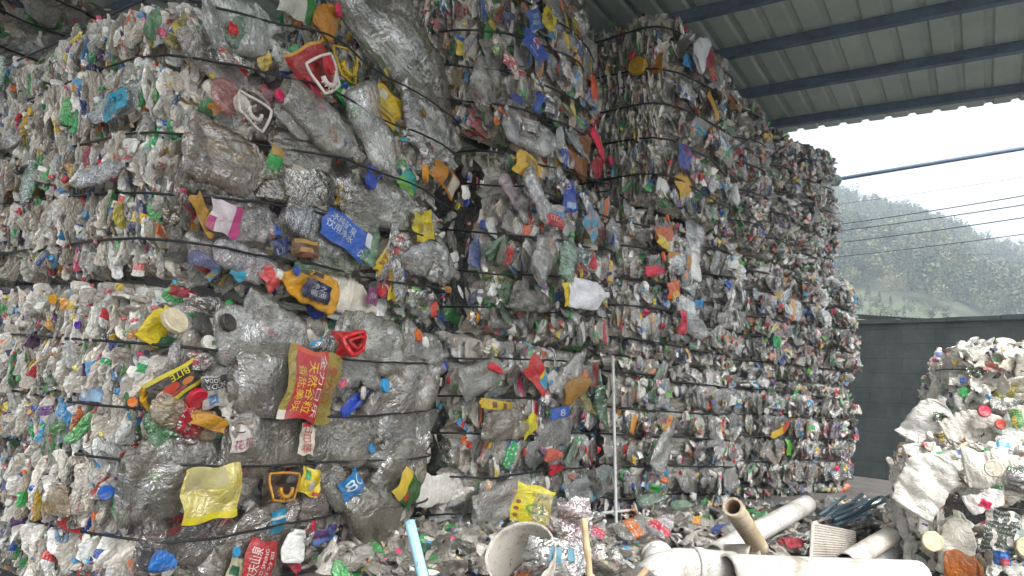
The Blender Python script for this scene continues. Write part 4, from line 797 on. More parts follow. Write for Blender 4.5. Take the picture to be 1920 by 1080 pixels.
hbottle(B2, 1105, 275, 40, -40, '#d84058', PRO[3], off=.08, opaque=True); hbottle(B2, 1080, 290, 60, 70, '#7a5030', PRO[8], off=.05, opaque=True); hlabel(B2, 1108, 315, 20, 40, -40, '#a02838', off=.07); disc(B2, 1132, 303, 9, '#e0306a', off=.08); disc(B2, 895, 330, 6, '#2448b0', off=.05)
hlabel(B2, 953, 322, 46, 42, -8, '#d8b020', off=.11, amp=.014, texts=[('豆奶王\n大片', '#503808', (.2, .2, .8, .85))], lab='yellow crumpled box with dark characters')
hlabel(B2, 1012, 303, 92, 40, -12, '#d8d0b4', off=.11, patches=[('#b03828', (.5, .55, .62, .85), 'printed_panel', .0016, 'oval'), ('#b04830', (.3, .0, .5, .15)), ('#605848', (.1, .6, .2, .8)), ('#605848', (.75, .4, .82, .7))], texts=[('竹竹竹', '#585040', (.08, .2, .45, .55))], lab='long cream label with red dots and palm shapes')
hlabel(B2, 1033, 372, 26, 56, 14, '#1c48ac', off=.10, patches=[('#e8e8ec', (.2, .72, .7, .95), 'printed_panel', .0012, 'oval'), ('#c8202c', (.24, .74, .66, .93), 'printed_panel', .0022, (15, 165)), ('#1c48a8', (.24, .74, .66, .93), 'printed_panel', .0022, (200, 340)), ('#a8c4e4', (.2, .1, .8, .3))], lab='narrow blue soda label')
hlabel(B2, 1012, 352, 20, 16, 35, '#5a3048', off=.10, patches=[('#e0d8d8', (.3, .3, .7, .7))]); hbottle(B2, 1003, 345, 30, 30, '#1c7a40', PRO[2], off=.06); hbottle(B2, 935, 370, 60, -40, '#e0b8c8', PRO[4], off=.08); hbottle(B2, 965, 385, 90, -40, '#c8c0c0', PRO[13], off=.07)
hlabel(B2, 990, 419, 30, 22, -4, '#b82430', off=.10, texts=[('口口口', '#e8c8c0', (.15, .4, .85, .8))], lab='small red label with white characters')
hlabel(B2, 1062, 425, 30, 46, -30, '#2c90b4', off=.10, mat=LABEL, lab='cyan foil label'); hlabel(B2, 1080, 440, 20, 28, -20, '#5a2820', off=.08); hlabel(B2, 1103, 450, 12, 34, -15, '#2448b0', off=.08); hlabel(B2, 1075, 385, 14, 46, 25, '#203c94', off=.07)
hbottle(B2, 1005, 485, 80, 82, '#1f8c3e', PRO[12], off=.08, cap='#28a048', lab='green bottle standing upright in the face'); hbottle(B2, 970, 480, 70, 60, '#c0bcb4', PRO[6], off=.08, wide=1.1); hlabel(B2, 985, 465, 20, 18, -40, '#d86a30', off=.10); disc(B2, 959, 507, 6, '#3098d0', off=.09)
hlabel(B2, 1035, 488, 20, 26, -20, '#205860', off=.08, mat=LABEL); hlabel(B2, 1060, 492, 8, 30, 5, '#d04050', off=.08); hlabel(B2, 1005, 553, 16, 44, 12, '#d8c030', off=.09, lab='yellow strip label'); hbottle(B2, 1045, 555, 80, 5, '#dcdce0', J[0], off=.06, wide=1.2, opaque=True, lab='crumpled silver foil container')
hbottle(B2, 965, 565, 80, 5, '#7a6c5c', J[1], off=.06, wide=.8); hbottle(B2, 905, 470, 60, 85, '#2860c8', PRO[2], side='f', off=.03); hbottle(B2, 920, 475, 40, 85, '#e8e8e4', PRO[1], off=.04); hbottle(B2, 895, 560, 30, 60, '#2048b0', PRO[3], side='l', off=.02)
disc(B2, 918, 420, 9, '#2040a8', off=.03); disc(B2, 885, 398, 6, '#d8c828', side='l', off=.03); disc(B2, 853, 422, 7, '#188040', side='l', off=.03); disc(B2, 898, 390, 7, '#2448b0', side='l', off=.03); hbottle(B2, 930, 590, 40, -40, '#1c8a44', PRO[2], off=.06); hlabel(B2, 905, 598, 22, 20, -20, '#d89028', off=.06)
hlabel(B1, 955, 700, 48, 42, -35, '#c02028', off=.10, amp=.02, patches=[('#4aa0c8', (.62, .3, 1, 1)), ('#e0c030', (.55, .4, .65, .9))], lab='red and sky-blue wrapper'); hbottle(B1, 900, 690, 30, -15, '#c82838', PRO[3], off=.08, opaque=True); hbottle(B1, 885, 705, 90, 20, '#c4c0b4', J[0], off=.06, wide=1.1)
hbottle(B1, 1030, 700, 80, 40, '#b8b4a8', J[3], off=.06, wide=1.0); hlabel(B1, 1085, 700, 12, 44, 10, '#7a2028', off=.07); hbottle(B1, 1030, 725, 50, 20, '#8a6a40', PRO[8], off=.08, opaque=True); hbottle(B1, 905, 735, 50, 20, '#1a4030', PRO[2], off=.06)
hlabel(B1, 897, 757, 60, 18, -4, '#c8a820', off=.10, texts=[('II', '#603818', (.3, .2, .7, .8))]); hlabel(B1, 988, 768, 36, 20, 8, '#1c54b0', off=.10, texts=[('8', '#c8d8f0', (.4, .2, .6, .8))], lab='blue label with a red and white corner'); hlabel(B1, 980, 750, 30, 14, -40, '#c83040', off=.10)
hlabel(B1, 945, 793, 30, 30, 30, '#c8c048', off=.08); hbottle(B1, 910, 790, 90, 3, '#a89880', J[1], off=.06, wide=1.0); hlabel(B1, 1000, 805, 72, 50, 5, '#c4c4ba', off=.10, amp=.008, mat=PET, name='blister_tray', lab='clear dimpled tray'); hbottle(B1, 1020, 840, 36, 50, '#1a8040', PRO[2], off=.08)
hbottle(B1, 1060, 750, 50, -35, '#c8b830', PRO[9], off=.07); hbottle(B1, 1088, 765, 60, -60, '#2c8850', PRO[1], off=.06); hbottle(B1, 975, 845, 30, 0, '#b06a60', PRO[8], off=.09, opaque=True); hbottle(B1, 1010, 875, 24, 5, '#b84850', PRO[8], off=.09, opaque=True)
hbottle(B1, 830, 920, 78, 0, '#d8d6d0', J[2], off=.03, wide=1.25, opaque=True, lab='dented white tub'); hlabel(B1, 812, 880, 14, 30, 20, '#d8c020', side='l', off=.03); hbottle(B1, 850, 845, 60, 85, '#1c7038', PRO[2], side='l', off=.02); hlabel(B1, 852, 843, 14, 34, 20, '#c82830', side='l', off=.04); disc(B1, 849, 687, 9, '#2040a8', off=.05); disc(B1, 850, 713, 7, '#c82848', off=.05)
hbottle(B1, 905, 930, 120, 15, '#d4d0c4', J[0], off=.05, wide=1.0); hbottle(B1, 1060, 905, 100, 15, '#c8d0d0', PRO[5], off=.05); hlabel(B1, 1058, 900, 14, 50, 15, '#d08a3a', off=.09, patches=[('#3898b0', (0, 0, 1, .45))]); hlabel(B1, 1090, 912, 12, 30, -15, '#2048a0', off=.07); hlabel(B1, 1083, 920, 10, 30, -20, '#a02080', off=.08)
hbottle(B1, 912, 962, 30, 15, '#d8d4c4', PRO[8], off=.08, opaque=True); hbottle(B1, 912, 1000, 20, 50, '#2460b0', PRO[3], off=.06, opaque=True)
# ---- third stack and beyond
disc(C3, 1205, 132, 16, '#c8a030', side='l', off=.05, lab='round yellow lid', tilt=(0, 0)); hbottle(C3, 1200, 60, 40, 85, '#60c080', PRO[2], side='l', off=.03); hbottle(C3, 1145, 45, 30, 80, '#58b878', PRO[2], side='l', off=.03); hlabel(C3, 1232, 120, 22, 36, 0, '#d08828', side='l', off=.04)
hlabel(C3, 1255, 178, 22, 30, -15, '#2050b0', off=.08, patches=[('#c02838', (.3, .6, .7, .85), 'printed_panel', .002, 'oval')]); hbottle(C3, 1270, 110, 40, 60, '#d8dce0', PRO[8], off=.08, opaque=True); hlabel(C3, 1285, 122, 44, 24, 35, '#b02848', off=.08, lab='dark pink label'); hlabel(C3, 1260, 125, 18, 20, 0, '#3a98d0', off=.08)
hbottle(C3, 1375, 178, 50, 65, '#30704a', PRO[3], off=.05); disc(C3, 1345, 312, 8, '#b02028', off=.07); hlabel(C3, 1355, 200, 22, 24, 10, '#8a6030', off=.05); hlabel(C3, 1290, 210, 30, 14, -40, '#d0a030', off=.07)
hlabel(C3, 1250, 300, 22, 44, 3, '#1c3c9c', off=.08, texts=[('S', '#c04050', (.3, .6, .8, .9))], lab='tall blue label'); hlabel(C3, 1268, 346, 30, 40, 35, '#d8a820', off=.08, lab='yellow wrapper over the dark gap'); hlabel(C3, 1128, 215, 10, 62, 3, '#d8c020', side='l', off=.09, patches=[('#c02820', (.2, .2, .8, .8))], lab='yellow and red strip hanging from the side'); disc(C3, 1200, 118, 7, '#d02850', side='l', off=.05)
hlabel(C2, 1213, 442, 36, 26, 15, '#c85a20', off=.08); hlabel(C2, 1208, 460, 26, 18, -10, '#d8c030', off=.08); disc(C2, 1227, 412, 8, '#e06a28', off=.08); disc(C2, 1203, 484, 9, '#e0642a', off=.08); hlabel(C2, 1235, 492, 40, 26, 5, '#c08830', off=.08, patches=[('#202848', (.4, 0, .7, 1))])
hbottle(C2, 1272, 495, 50, 85, '#e0e0dc', PRO[8], off=.08, opaque=True); hlabel(C2, 1221, 545, 26, 30, 15, '#d86020', off=.08, patches=[('#e0b830', (.2, 0, .9, .4))], lab='orange and yellow wrapper'); hbottle(C2, 1335, 655, 50, 2, '#28a050', PRO[11], off=.08, wide=1.1, lab='short green bottle at the lower right corner')
hbottle(C2, 1337, 415, 30, -50, '#2ca058', PRO[2], off=.06); hbottle(C2, 1343, 510, 50, 70, '#1f9048', PRO[3], off=.06); hlabel(C2, 1236, 605, 14, 44, 0, '#c02840', off=.08, lab='crimson strip'); hlabel(C2, 1268, 600, 20, 20, 0, '#b83038', off=.08); hbottle(C2, 1280, 440, 60, 80, '#d0d0cc', J[1], off=.05); hbottle(C2, 1265, 610, 70, -10, '#d4d4d0', J[2], off=.05); hbottle(C2, 1195, 510, 40, 10, '#c82848', PRO[3], off=.07, opaque=True); hlabel(C2, 1281, 570, 16, 14, 10, '#3090c8', off=.08); hlabel(C2, 1253, 385, 20, 30, 30, '#20306a', off=.08)
hbottle(C1, 1135, 730, 70, 70, '#1c8a44', PRO[2], side='l', off=.05); hbottle(C1, 1215, 700, 40, 50, '#208a48', PRO[4], off=.06); hbottle(C1, 1200, 840, 60, 60, '#d4d4ce', J[0], off=.05); hlabel(C1, 1182, 800, 12, 28, 10, '#c83848', off=.07)
hlabel(E1, 1425, 800, 40, 12, 20, '#c84820', off=.08, patches=[('#d8b020', (0, 0, .4, 1))]); hlabel(F1, 1468, 838, 8, 28, 0, '#58b030', off=.07); hlabel(E2, 1428, 640, 14, 22, 0, '#30a060', off=.08); disc(F2, 1552, 580, 9, '#b02848', off=.08); hlabel(E2, 1440, 560, 30, 20, 5, '#c8a050', off=.08)
# ---- fill the bales
def silver(rng): c = rng.choice(['#d8d8d4', '#c2c1bb', '#e6e5e1', '#aeaba3']); return lin(c)
fa = dict(clear=.86)
def mostly_silver(rng): return silver(rng) if rng.random() < .35 else pick_colour(rng, .80, .07)
def av(b): return AVOID.get(b.key, [])
def room(b): return max(8, 97-b.n_ind)
A1.fill(min(room(A1), 55), 640, 4300, 520, scale=.8, avoid=av(A1), cov=.55, **fa); A2.fill(min(room(A2), 55), 640, 4300, 160, scale=.8, avoid=av(A2), cov=.55, **fa)
B1.fill(min(room(B1), 75), 420, 260, 60, scale=.7, avoid=av(B1), **fa); B2.fill(min(room(B2), 75), 420, 300, 260, scale=.78, avoid=av(B2), **fa); B3.fill(min(room(B3), 75), 420, 2600, 60, scale=.78, avoid=av(B3), **fa)
for b, n, l, sc_, ms_ in ((C1, 60, 300, .75, 0), (C2, 75, 900, .8, 0), (C3, 75, 2300, .75, .1), (D1, 60, 0, .95, .05), (D2, 80, 100, .85, .05), (D3, 80, 500, .75, .5),
                       (E1, 75, 80, .8, 0), (E2, 85, 80, .85, .1), (E3, 85, 500, .8, .6), (F1, 80, 60, .8, .05), (F2, 90, 60, .85, .15), (F3, 90, 400, .8, .5),
                       (G1, 85, 60, .8, .2), (G2, 90, 60, .85, .3), (G3, 90, 200, .85, .4)):
    b.fill(min(n, room(b)), 260, l, 160 if b.key[1] == '3' else 90, n_right=160 if b.key[0] in 'GC' else 60, scale=sc_, clear=.88 if b is not D1 else 1.0, messy=ms_, front_stuff=int(90+ms_*260) if b is not D1 else 60,
           palette=silver if b.key in ('D1', 'D2') else (mostly_silver if b.key[0] in 'DEFG' or b.key == 'C2' else None), avoid=av(b), cov=.5)
BK.fill(40, 200, 300, 150, scale=.9, clear=.95, lab_n=3)
A1.build_straps(.005, .155); A2.build_straps(.005, .14)
for b in (B1, B2, B3): b.build_straps(.006, .10)
for k, b in BALES.items():
    if k not in ('A1', 'A2', 'B1', 'B2', 'B3'): b.build_straps(.0075, .085)
# ------------------------------------------------------------------ the place: ground, roof, wall, hills
def grid_mesh(name, xs, ys, zf, mat, kind='structure'):
    V = [(x, y, zf(x, y)) for y in ys for x in xs]; n = len(xs); Fq = [(j*n+i, j*n+i+1, (j+1)*n+i+1, (j+1)*n+i) for j in range(len(ys)-1) for i in range(n-1)]
    me = mesh_np(name, V, Fq, mat, True); return link(name, me, None, kind)
ground_m = simple('yard_dirt', (.13, .118, .105), .9, (.06, .055, .05), 3, .6, 14, bdist=.03)
g = grid_mesh('ground', np.linspace(-300, 500, 60), np.linspace(-60, 700, 60), lambda x, y: 0.0, ground_m)
U_AZ = R(33.7); U = np.array([math.sin(U_AZ), math.cos(U_AZ), 0]); Vd = np.array([-math.cos(U_AZ), math.sin(U_AZ), 0])
ROOF_Z = 4.15
def uv_of(p): return float(p@U), float(p@Vd)
edge_u = [uv_of(at_z(px, py, ROOF_Z))[0] for px, py in ((1500, 257), (1900, 181))]
EU = sum(edge_u)/2
print('roof edge u', edge_u)
sheet_m = simple('roof_sheet_metal', (.42, .50, .465), .6, (.34, .41, .385), 1.2, .15, 40)
purlin_m = simple('purlin_paint', (.12, .17, .25), .5, (.08, .11, .16), 6)
RV0 = min(uv_of(at_z(px, py, ROOF_Z))[1] for px, py in ((1920, 0), (1920, 180)))-1.3; print('RV0', RV0)
rf = empty('canopy_roof', U*EU+np.array([0, 0, ROOF_Z]), math.pi/2-U_AZ); tag(rf, 'grey corrugated metal canopy roof on dark steel purlins over the bales', 'roof')
# local x = along u, local y = along v. corrugation runs along x, profile in y
ys = []; P_ = .235; y = RV0
while y < 8.0:
    ys += [(y, 0), (y+P_*.62, 0), (y+P_*.70, .028), (y+P_*.92, .028)]; y += P_
xs = [-11, -8, -6, -4, -2, 0]
V = [(x, yy, z+.012) for x in xs for yy, z in ys] + [(x, yy, z+.0135) for x in xs for yy, z in ys]; n = len(ys); o = len(xs)*n
Fq = [(i*n+k, i*n+k+1, (i+1)*n+k+1, (i+1)*n+k) for i in range(len(xs)-1) for k in range(n-1)]; Fq += [(a+o, d+o, c+o, b+o) for a, b, c, d in Fq]
link('roof_sheet', mesh_np('roof_sheet', V, Fq, sheet_m), rf)
for pts in (((1254, 41), (1435, 0)), ((1440, 92), (1862, 0)), ((1440, 180), (1920, 80)), ((1490, 239), (1920, 158))):
    us = [uv_of(at_z(px, py, ROOF_Z-.06))[0] for px, py in pts]; print('purlin', us)
    x = sum(us)/2-EU
    mb = MB(); mb.box((x-.022, RV0, -.085), (x+.022, 8, .008)); mb.box((x+.024, RV0, -.085), (x+.045, 8, -.077)); mb.build('purlin', purlin_m, rf)
for x in (-5.6, -6.7, -7.8, -8.9, -10):
    mb = MB(); mb.box((x-.022, RV0, -.085), (x+.022, 8, .008)); mb.build('purlin', purlin_m, rf)
# tie bar outside the roof edge
tb_p = [at_depth(1540, 341, 9.6), at_depth(1985, 267, 8.3)]
mb = MB(); d = tb_p[1]-tb_p[0]; mb.tube([tb_p[0]-d*.6, tb_p[1]+d*.8], .027, 10)
tag(mb.build('tie_bar', purlin_m, None, True), 'dark steel bar stretched across the open side below the roof edge', 'bar')
# overhead wires
wire_m = simple('cable', (.02, .022, .025), .6)
for (a, b, r, nm, dist) in (((1566, 384), (1900, 335), .008, 'thinnest and topmost faint cable in front of the hillside', 22), ((1586, 419), (1920, 367), .02, 'uppermost thick cable crossing the hillside', 20), ((1590, 431), (1920, 384), .02, 'second thick cable from the top crossing the hillside', 19.5),
                            ((1590, 453), (1920, 408), .02, 'third thick cable crossing the hillside', 20), ((1586, 480), (1920, 439), .017, 'lowest cable crossing the hillside', 20)):
    p, q = at_depth(*a, dist+1.5), at_depth(*b, dist-1.5); d = q-p; P = []
    for t in np.linspace(-1.2, 2.6, 24): P.append(p+d*t+np.array([0, 0, .09*((t-.5)**2-.25)]))
    mb = MB(); mb.tube(P, r*.75, 5); tag(mb.build('overhead_cable', wire_m, None, True), nm, 'cable', 'overhead cables')
# block wall
def block_mat():
    mt, t, N, L, p = newmat('painted_block'); tc = N.new('ShaderNodeTexCoord'); br = N.new('ShaderNodeTexBrick')
    br.inputs['Scale'].default_value = 1; br.inputs['Brick Width'].default_value = .42; br.inputs['Row Height'].default_value = .2; br.inputs['Mortar Size'].default_value = .008; br.inputs['Mortar Smooth'].default_value = .5
    br.inputs['Color1'].default_value = (.050, .060, .060, 1); br.inputs['Color2'].default_value = (.043, .052, .052, 1); br.inputs['Mortar'].default_value = (.032, .040, .041, 1)
    mp = N.new('ShaderNodeMapping'); mp.inputs['Rotation'].default_value = (R(90), 0, 0); L.new(tc.outputs['Object'], mp.inputs['Vector'])
    nz0 = N.new('ShaderNodeTexNoise'); nz0.inputs['Scale'].default_value = 5; L.new(tc.outputs['Object'], nz0.inputs['Vector'])
    mxv = N.new('ShaderNodeMixRGB'); mxv.inputs[0].default_value = .015; L.new(mp.outputs[0], mxv.inputs[1]); L.new(nz0.outputs['Color'], mxv.inputs[2]); L.new(mxv.outputs[0], br.inputs['Vector'])
    nz = N.new('ShaderNodeTexNoise'); nz.inputs['Scale'].default_value = 1.6; nz.inputs['Detail'].default_value = 8; nz.inputs['Roughness'].default_value = .7; L.new(tc.outputs['Object'], nz.inputs['Vector'])
    cr = N.new('ShaderNodeValToRGB'); cr.color_ramp.elements[0].position = .3; cr.color_ramp.elements[1].position = .75; cr.color_ramp.elements[0].color = (.4, .4, .42, 1); cr.color_ramp.elements[1].color = (1.8, 1.8, 1.7, 1)
    L.new(nz.outputs['Fac'], cr.inputs[0]); mu = N.new('ShaderNodeMixRGB'); mu.blend_type = 'MULTIPLY'; mu.inputs[0].default_value = 1; L.new(br.outputs['Color'], mu.inputs[1]); L.new(cr.outputs[0], mu.inputs[2])
    L.new(mu.outputs[0], p.inputs['Base Color']); p.inputs['Roughness'].default_value = .75
    b = N.new('ShaderNodeBump'); b.inputs['Strength'].default_value = .3; b.inputs['Distance'].default_value = .006; b.invert = True; L.new(br.outputs['Fac'], b.inputs['Height'])
    b2 = N.new('ShaderNodeBump'); b2.inputs['Strength'].default_value = .4; b2.inputs['Distance'].default_value = .01; L.new(nz.outputs['Fac'], b2.inputs['Height']); L.new(b.outputs[0], b2.inputs['Normal']); L.new(b2.outputs[0], p.inputs['Normal'])
    return mt
WL = at_depth(1603, 602, 10.2)
q = ray(1920, 591); hw = WL[2]; WR = EYE+q*((hw-EYE[2])/q[2]); dW = (WR-WL); dW[2] = 0; LW = np.linalg.norm(dW); dW /= LW
print('wall', WL, WR, 'height', hw)
wl = MB(); wl.box((-5, 0, -.02), (LW+6, .2, hw-.05)); o = wl.build('block_wall', block_mat()); o.location = (WL[0], WL[1], 0); o.rotation_euler = (0, 0, math.atan2(dW[1], dW[0]))
cp = MB()
for i in range(20): cp.box((-5+i*.62, -.015-.006*(i % 3), hw-.05), (-5+i*.62+.612, .215, hw+.006*((i*7) % 3)))
cp.build('coping', simple('coping_cement', (.06, .068, .066), .85, (.04, .045, .045), 5, .6, 30), o)
tag(o, 'dark grey green painted concrete block wall behind the bales', 'wall')
# low shed beyond the wall
sh_m = simple('old_roof_sheet', (.13, .14, .14), .7, (.07, .075, .075), 3)
sp = at_depth(1612, 592, 16); sh_ = empty('shed', (sp[0], sp[1], 0), R(-2)); tag(sh_, 'low open shed with a grey corrugated roof beyond the wall', 'shed')
ys = []; 
V = []; n = 0
for k in range(80):
    for q_, z in ((0, 0), (.03, .02), (.05, .02)):
        V.append((k*.08+q_-3.5, 0, z+sp[2]+.02)); V.append((k*.08+q_-3.5, 2.2, z+sp[2]+.22)); n += 1
Fq = [(2*i, 2*i+2, 2*i+3, 2*i+1) for i in range(n-1)]; 
link('roof', mesh_np('roof', V, Fq, sh_m), sh_)
for x in (-1.2, .9, 2.6, 2.85):
    mb = MB(); mb.box((x, .1, 0), (x+.06, .16, sp[2])); mb.build('post', simple('post_paint', (.35, .36, .36), .6) if x == -1.2 else bpy.data.materials['post_paint'], sh_)
mb = MB(); mb.box((-3.4, .9, 0), (2.8, 1.0, sp[2]-.05)); mb.build('back_panel', sh_m, sh_)
# hillside
hill_m = simple('hillside_scrub', (.05, .065, .03), .95, (.075, .085, .05), .05, 0, detail=9, lo=.35, hi=.6)
ridge_pts = [(1200, 270), (1380, 285), (1560, 352), (1620, 372), (1700, 392), (1780, 418), (1850, 447), (1920, 470), (2050, 520), (2250, 600)]
RD = 170.0
rd = []
for px, py in ridge_pts:
    p = at_depth(px, py, RD); rd.append((p[0]/p[1], p[2]-5))
ta = [a for a, b in rd]; tz = [b for a, b in rd]
NA, NS = 90, 60; avs = np.linspace(-.4, 1.5, NA); ss = np.linspace(0, 1.5, NS)
def hill_pt(a, s):
    hr = np.interp(a, ta, tz)
    hr = hr if a >= ta[0] else tz[0]
    y = 38+(RD-38)*s; f = s**1.15 if s <= 1 else 1-(s-1)*1.1
    rx = a*y; bump = 1.2*math.sin(rx*.11+y*.07)+.8*math.sin(rx*.23-y*.13+1)
    return np.array([rx, y, hr*f + bump*min(1, s*3)*(.3 if s > .9 else .8) - .05])
V = [hill_pt(a, s) for s in ss for a in avs]; Fq = [(j*NA+i, j*NA+i+1, (j+1)*NA+i+1, (j+1)*NA+i) for j in range(NS-1) for i in range(NA-1)]
hl = link('hill', mesh_np('hill', V, Fq, hill_m, True), None, 'structure')
# foliage
def leaf_mat(name, c, c2):
    mt, t, N, L, p = newmat(name); a = N.new('ShaderNodeAttribute'); a.attribute_name = 'tint'; L.new(a.outputs['Color'], p.inputs['Base Color']); p.inputs['Roughness'].default_value = .8
    return mt
LEAF = leaf_mat('leaves', 0, 0); BARK = simple('bark', (.11, .09, .07), .9)
def tree_arrays(seed, h, kind):
    rs = np.random.RandomState(seed); V = []; Fq = []; C = []
    def quad(c, s, col):
        a = rs.normal(size=3); a /= np.linalg.norm(a); b = np.cross(a, rs.normal(size=3)); b /= np.linalg.norm(b); n = len(V)
        for p, q_ in ((-1, -.6), (1, -.6), (.7, .8), (-.8, .7)): V.append(c+a*p*s+b*q_*s)
        Fq.append((n, n+1, n+2, n+3)); C.append(col)
    base = np.array([(.050, .072, .038), (.06, .08, .045), (.04, .062, .036), (.10, .11, .055)][rs.randint(4)])
    if kind == 'round':
        cl = [(np.array([rs.uniform(-.22, .22)*h, rs.uniform(-.22, .22)*h, rs.uniform(.35, .9)*h]), rs.uniform(.1, .2)*h) for _ in range(9)]
        for c, r in cl:
            k = rs.uniform(.7, 1.3)
            for _ in range(34): d = rs.normal(size=3); d /= np.linalg.norm(d); quad(c+d*r*rs.uniform(.4, 1), h*.026, base*k*rs.uniform(.8, 1.2))
    else:
        for _ in range(190):
            t = rs.uniform(.25, 1)**.9; r = (1-t)*.2*h+.015*h; an = rs.uniform(0, 6.28); quad(np.array([math.cos(an)*r*rs.uniform(.3, 1), math.sin(an)*r*rs.uniform(.3, 1), t*h]), h*.024, base*rs.uniform(.7, 1.25))
    return np.array(V), np.array(Fq), np.array(C)
def trunk_arrays(h, r): 
    mb = MB(); mb.tube([(0, 0, -.4), (h*.01, 0, h*.4), (0, h*.01, h*.85)], [r, r*.7, r*.2], 5); return mb
protos = [tree_arrays(i, 1.0, 'round' if i % 3 else 'conifer') for i in range(9)]
rng = random.Random(5)
Vs = []; Fs = []; Cs = []; n = 0
def add_tree_mass(V, Fq, C, p, h, wd=1):
    global n
    an = rng.uniform(0, 6.28); c, s_ = math.cos(an), math.sin(an); W_ = V*[h*wd, h*wd, h]; W_ = np.stack([W_[:, 0]*c-W_[:, 1]*s_, W_[:, 0]*s_+W_[:, 1]*c, W_[:, 2]], -1)+p
    Vs.append(W_); Fs.append(Fq+n); Cs.append(C*rng.uniform(.45, 1.35)*np.array([rng.uniform(.8, 1.2), 1, rng.uniform(.8, 1.1)])); n += len(V)
for i in range(2000):
    a = rng.uniform(.36, .86); s_ = rng.random()**.65*1.02
    if s_ < .4 and rng.random() < .7: continue
    p = hill_pt(a, s_); V, Fq, C = rng.choice(protos); sz = rng.uniform(3.0, 7.5)*(.35 if s_ < .35 else 1); add_tree_mass(V, Fq, C, p, sz, rng.uniform(.8, 1.4))
C = np.vstack(Cs); me = mesh_np('woodland', np.vstack(Vs), np.vstack(Fs), LEAF, False, tint=np.hstack([C, np.ones((len(C), 1))]))
wd = link('woodland', me, None, 'stuff'); wd['label'] = 'mixed scrub and trees covering the hazy hillside'; wd['category'] = 'woodland'
# skyline trees: each its own
tm = []
for i in range(5):
    V, Fq, C = tree_arrays(50+i, 5.0, 'conifer' if i in (1, 3) else 'round'); c_me = mesh_np('crown', V, Fq, LEAF, tint=np.hstack([C, np.ones((len(C), 1))]))
    mb = trunk_arrays(5.0, .09); t_me = bpy.data.meshes.new('trunk'); t_me.from_pydata(mb.v, [], mb.f); t_me.materials.append(BARK); tm.append((c_me, t_me, i in (1, 3)))
for i in range(34):
    px = 1562+i*10.8+rng.uniform(-4, 4); d = ray(px, 400); a = d[0]/d[1]; p = hill_pt(a, rng.uniform(.95, 1.0)); c_me, t_me, con = tm[rng.randrange(5)]
    r_ = empty('tree', p, rng.uniform(0, 6)); sc_ = rng.uniform(.75, 1.35); r_.scale = (sc_*.85, sc_*.85, sc_*rng.uniform(.9, 1.25))
    tag(r_, ('slender pointed' if con else 'round crowned')+' hazy tree on the skyline of the hill', 'tree', 'skyline trees of the hill')
    link('crown', c_me, r_); link('trunk', t_me, r_)
# bare pale trunks standing on the slope
pt = simple('pale_trunk', (.30, .28, .24), .9)
# ------------------------------------------------------------------ right-hand bales of white bottles
GW = 'bales of white bottles and jugs at the right'
W1 = Bale('W1', (1712, 960, 3.6), 118, None, -.15, .85, 1.2, 'lower bale of dirty white jugs and milk bottles at the right edge', GW, 1.9)
W2 = Bale('W2', (1790, 760, 4.0), 118, None, .66, .6, 1.0, 'upper bale of small white drink bottles stacked on the jugs', GW, 1.8)
W1.set_straps(2); W2.set_straps(2); W1.bulge = .06
def whites(rng):
    return lin(rng.choice(['#e6e3da', '#dcd8cc', '#cfc9ba', '#efede6', '#d8d4c8', '#e6e3da', '#b9c4bc', '#c8bfae']))
hbottle(W1, 1735, 895, 140, 60, '#eeebe4', J[1], off=.12, wide=1.0, opaque=True, lab='large dented white jug at the left corner')
hbottle(W1, 1850, 875, 100, 10, '#eae6dc', J[2], off=.12, wide=1.1, opaque=True); disc(W1, 1850, 872, 15, '#d8d0c0', off=.20, tilt=(0, .1))
hbottle(W1, 1790, 1010, 120, 85, '#dedace', J[3], off=.06, wide=.9, opaque=True)
hlabel(W1, 1900, 895, 56, 44, -8, '#c8c8cc', off=.20, patches=[('#5a6470', (.1, .2, .9, .28)), ('#5a6470', (.1, .4, .9, .46)), ('#5a6470', (.1, .6, .8, .66)), ('#2a8a48', (0, .85, .6, 1))])
hlabel(W1, 1862, 985, 56, 80, -10, '#38483c', off=.16, mat=LABEL); disc(W1, 1745, 1003, 18, '#d8cfb0', off=.15); disc(W1, 1908, 1010, 18, '#c8b89a', off=.17); hlabel(W1, 1863, 1028, 30, 24, 5, '#2860a8', off=.19, patches=[('#c02838', (.4, 0, .9, .5))])
hbottle(W1, 1900, 1060, 70, -30, '#e8e6e0', PRO[1], off=.16, opaque=True, cap='#4a443c'); hbottle(W1, 1840, 930, 80, 30, '#e8e4e0', PRO[0], off=.16, opaque=True, cap='#e8e8e8'); hlabel(W1, 1835, 935, 20, 14, -20, '#e05070', off=.21)
hbottle(W1, 1800, 1055, 70, 0, '#a06038', PRO[8], off=.1, opaque=True, wide=1.2); hlabel(W1, 1760, 820, 18, 18, 0, '#d8c020', off=.14)
hbottle(W2, 1745, 790, 110, 60, '#e8e6e2', J[0], off=.08, wide=1.2, opaque=True, cap=None, lab='white jug with green print poking out to the left'); hlabel(W2, 1762, 783, 24, 16, -20, '#2a7a44', off=.15)
hbottle(W2, 1810, 795, 100, 25, '#e6e2d8', PRO[7], off=.1, opaque=True, wide=1.2); disc(W2, 1839, 771, 11, '#b03048', off=.14); disc(W2, 1868, 795, 9, '#c04838', off=.14); hbottle(W2, 1850, 790, 70, 5, '#e2dcd4', PRO[4], off=.12, opaque=True); hbottle(W2, 1900, 790, 80, 60, '#d8e0d8', PRO[5], off=.1, opaque=True); hlabel(W2, 1895, 785, 24, 34, 10, '#4a9a58', off=.16, mat=LABEL)
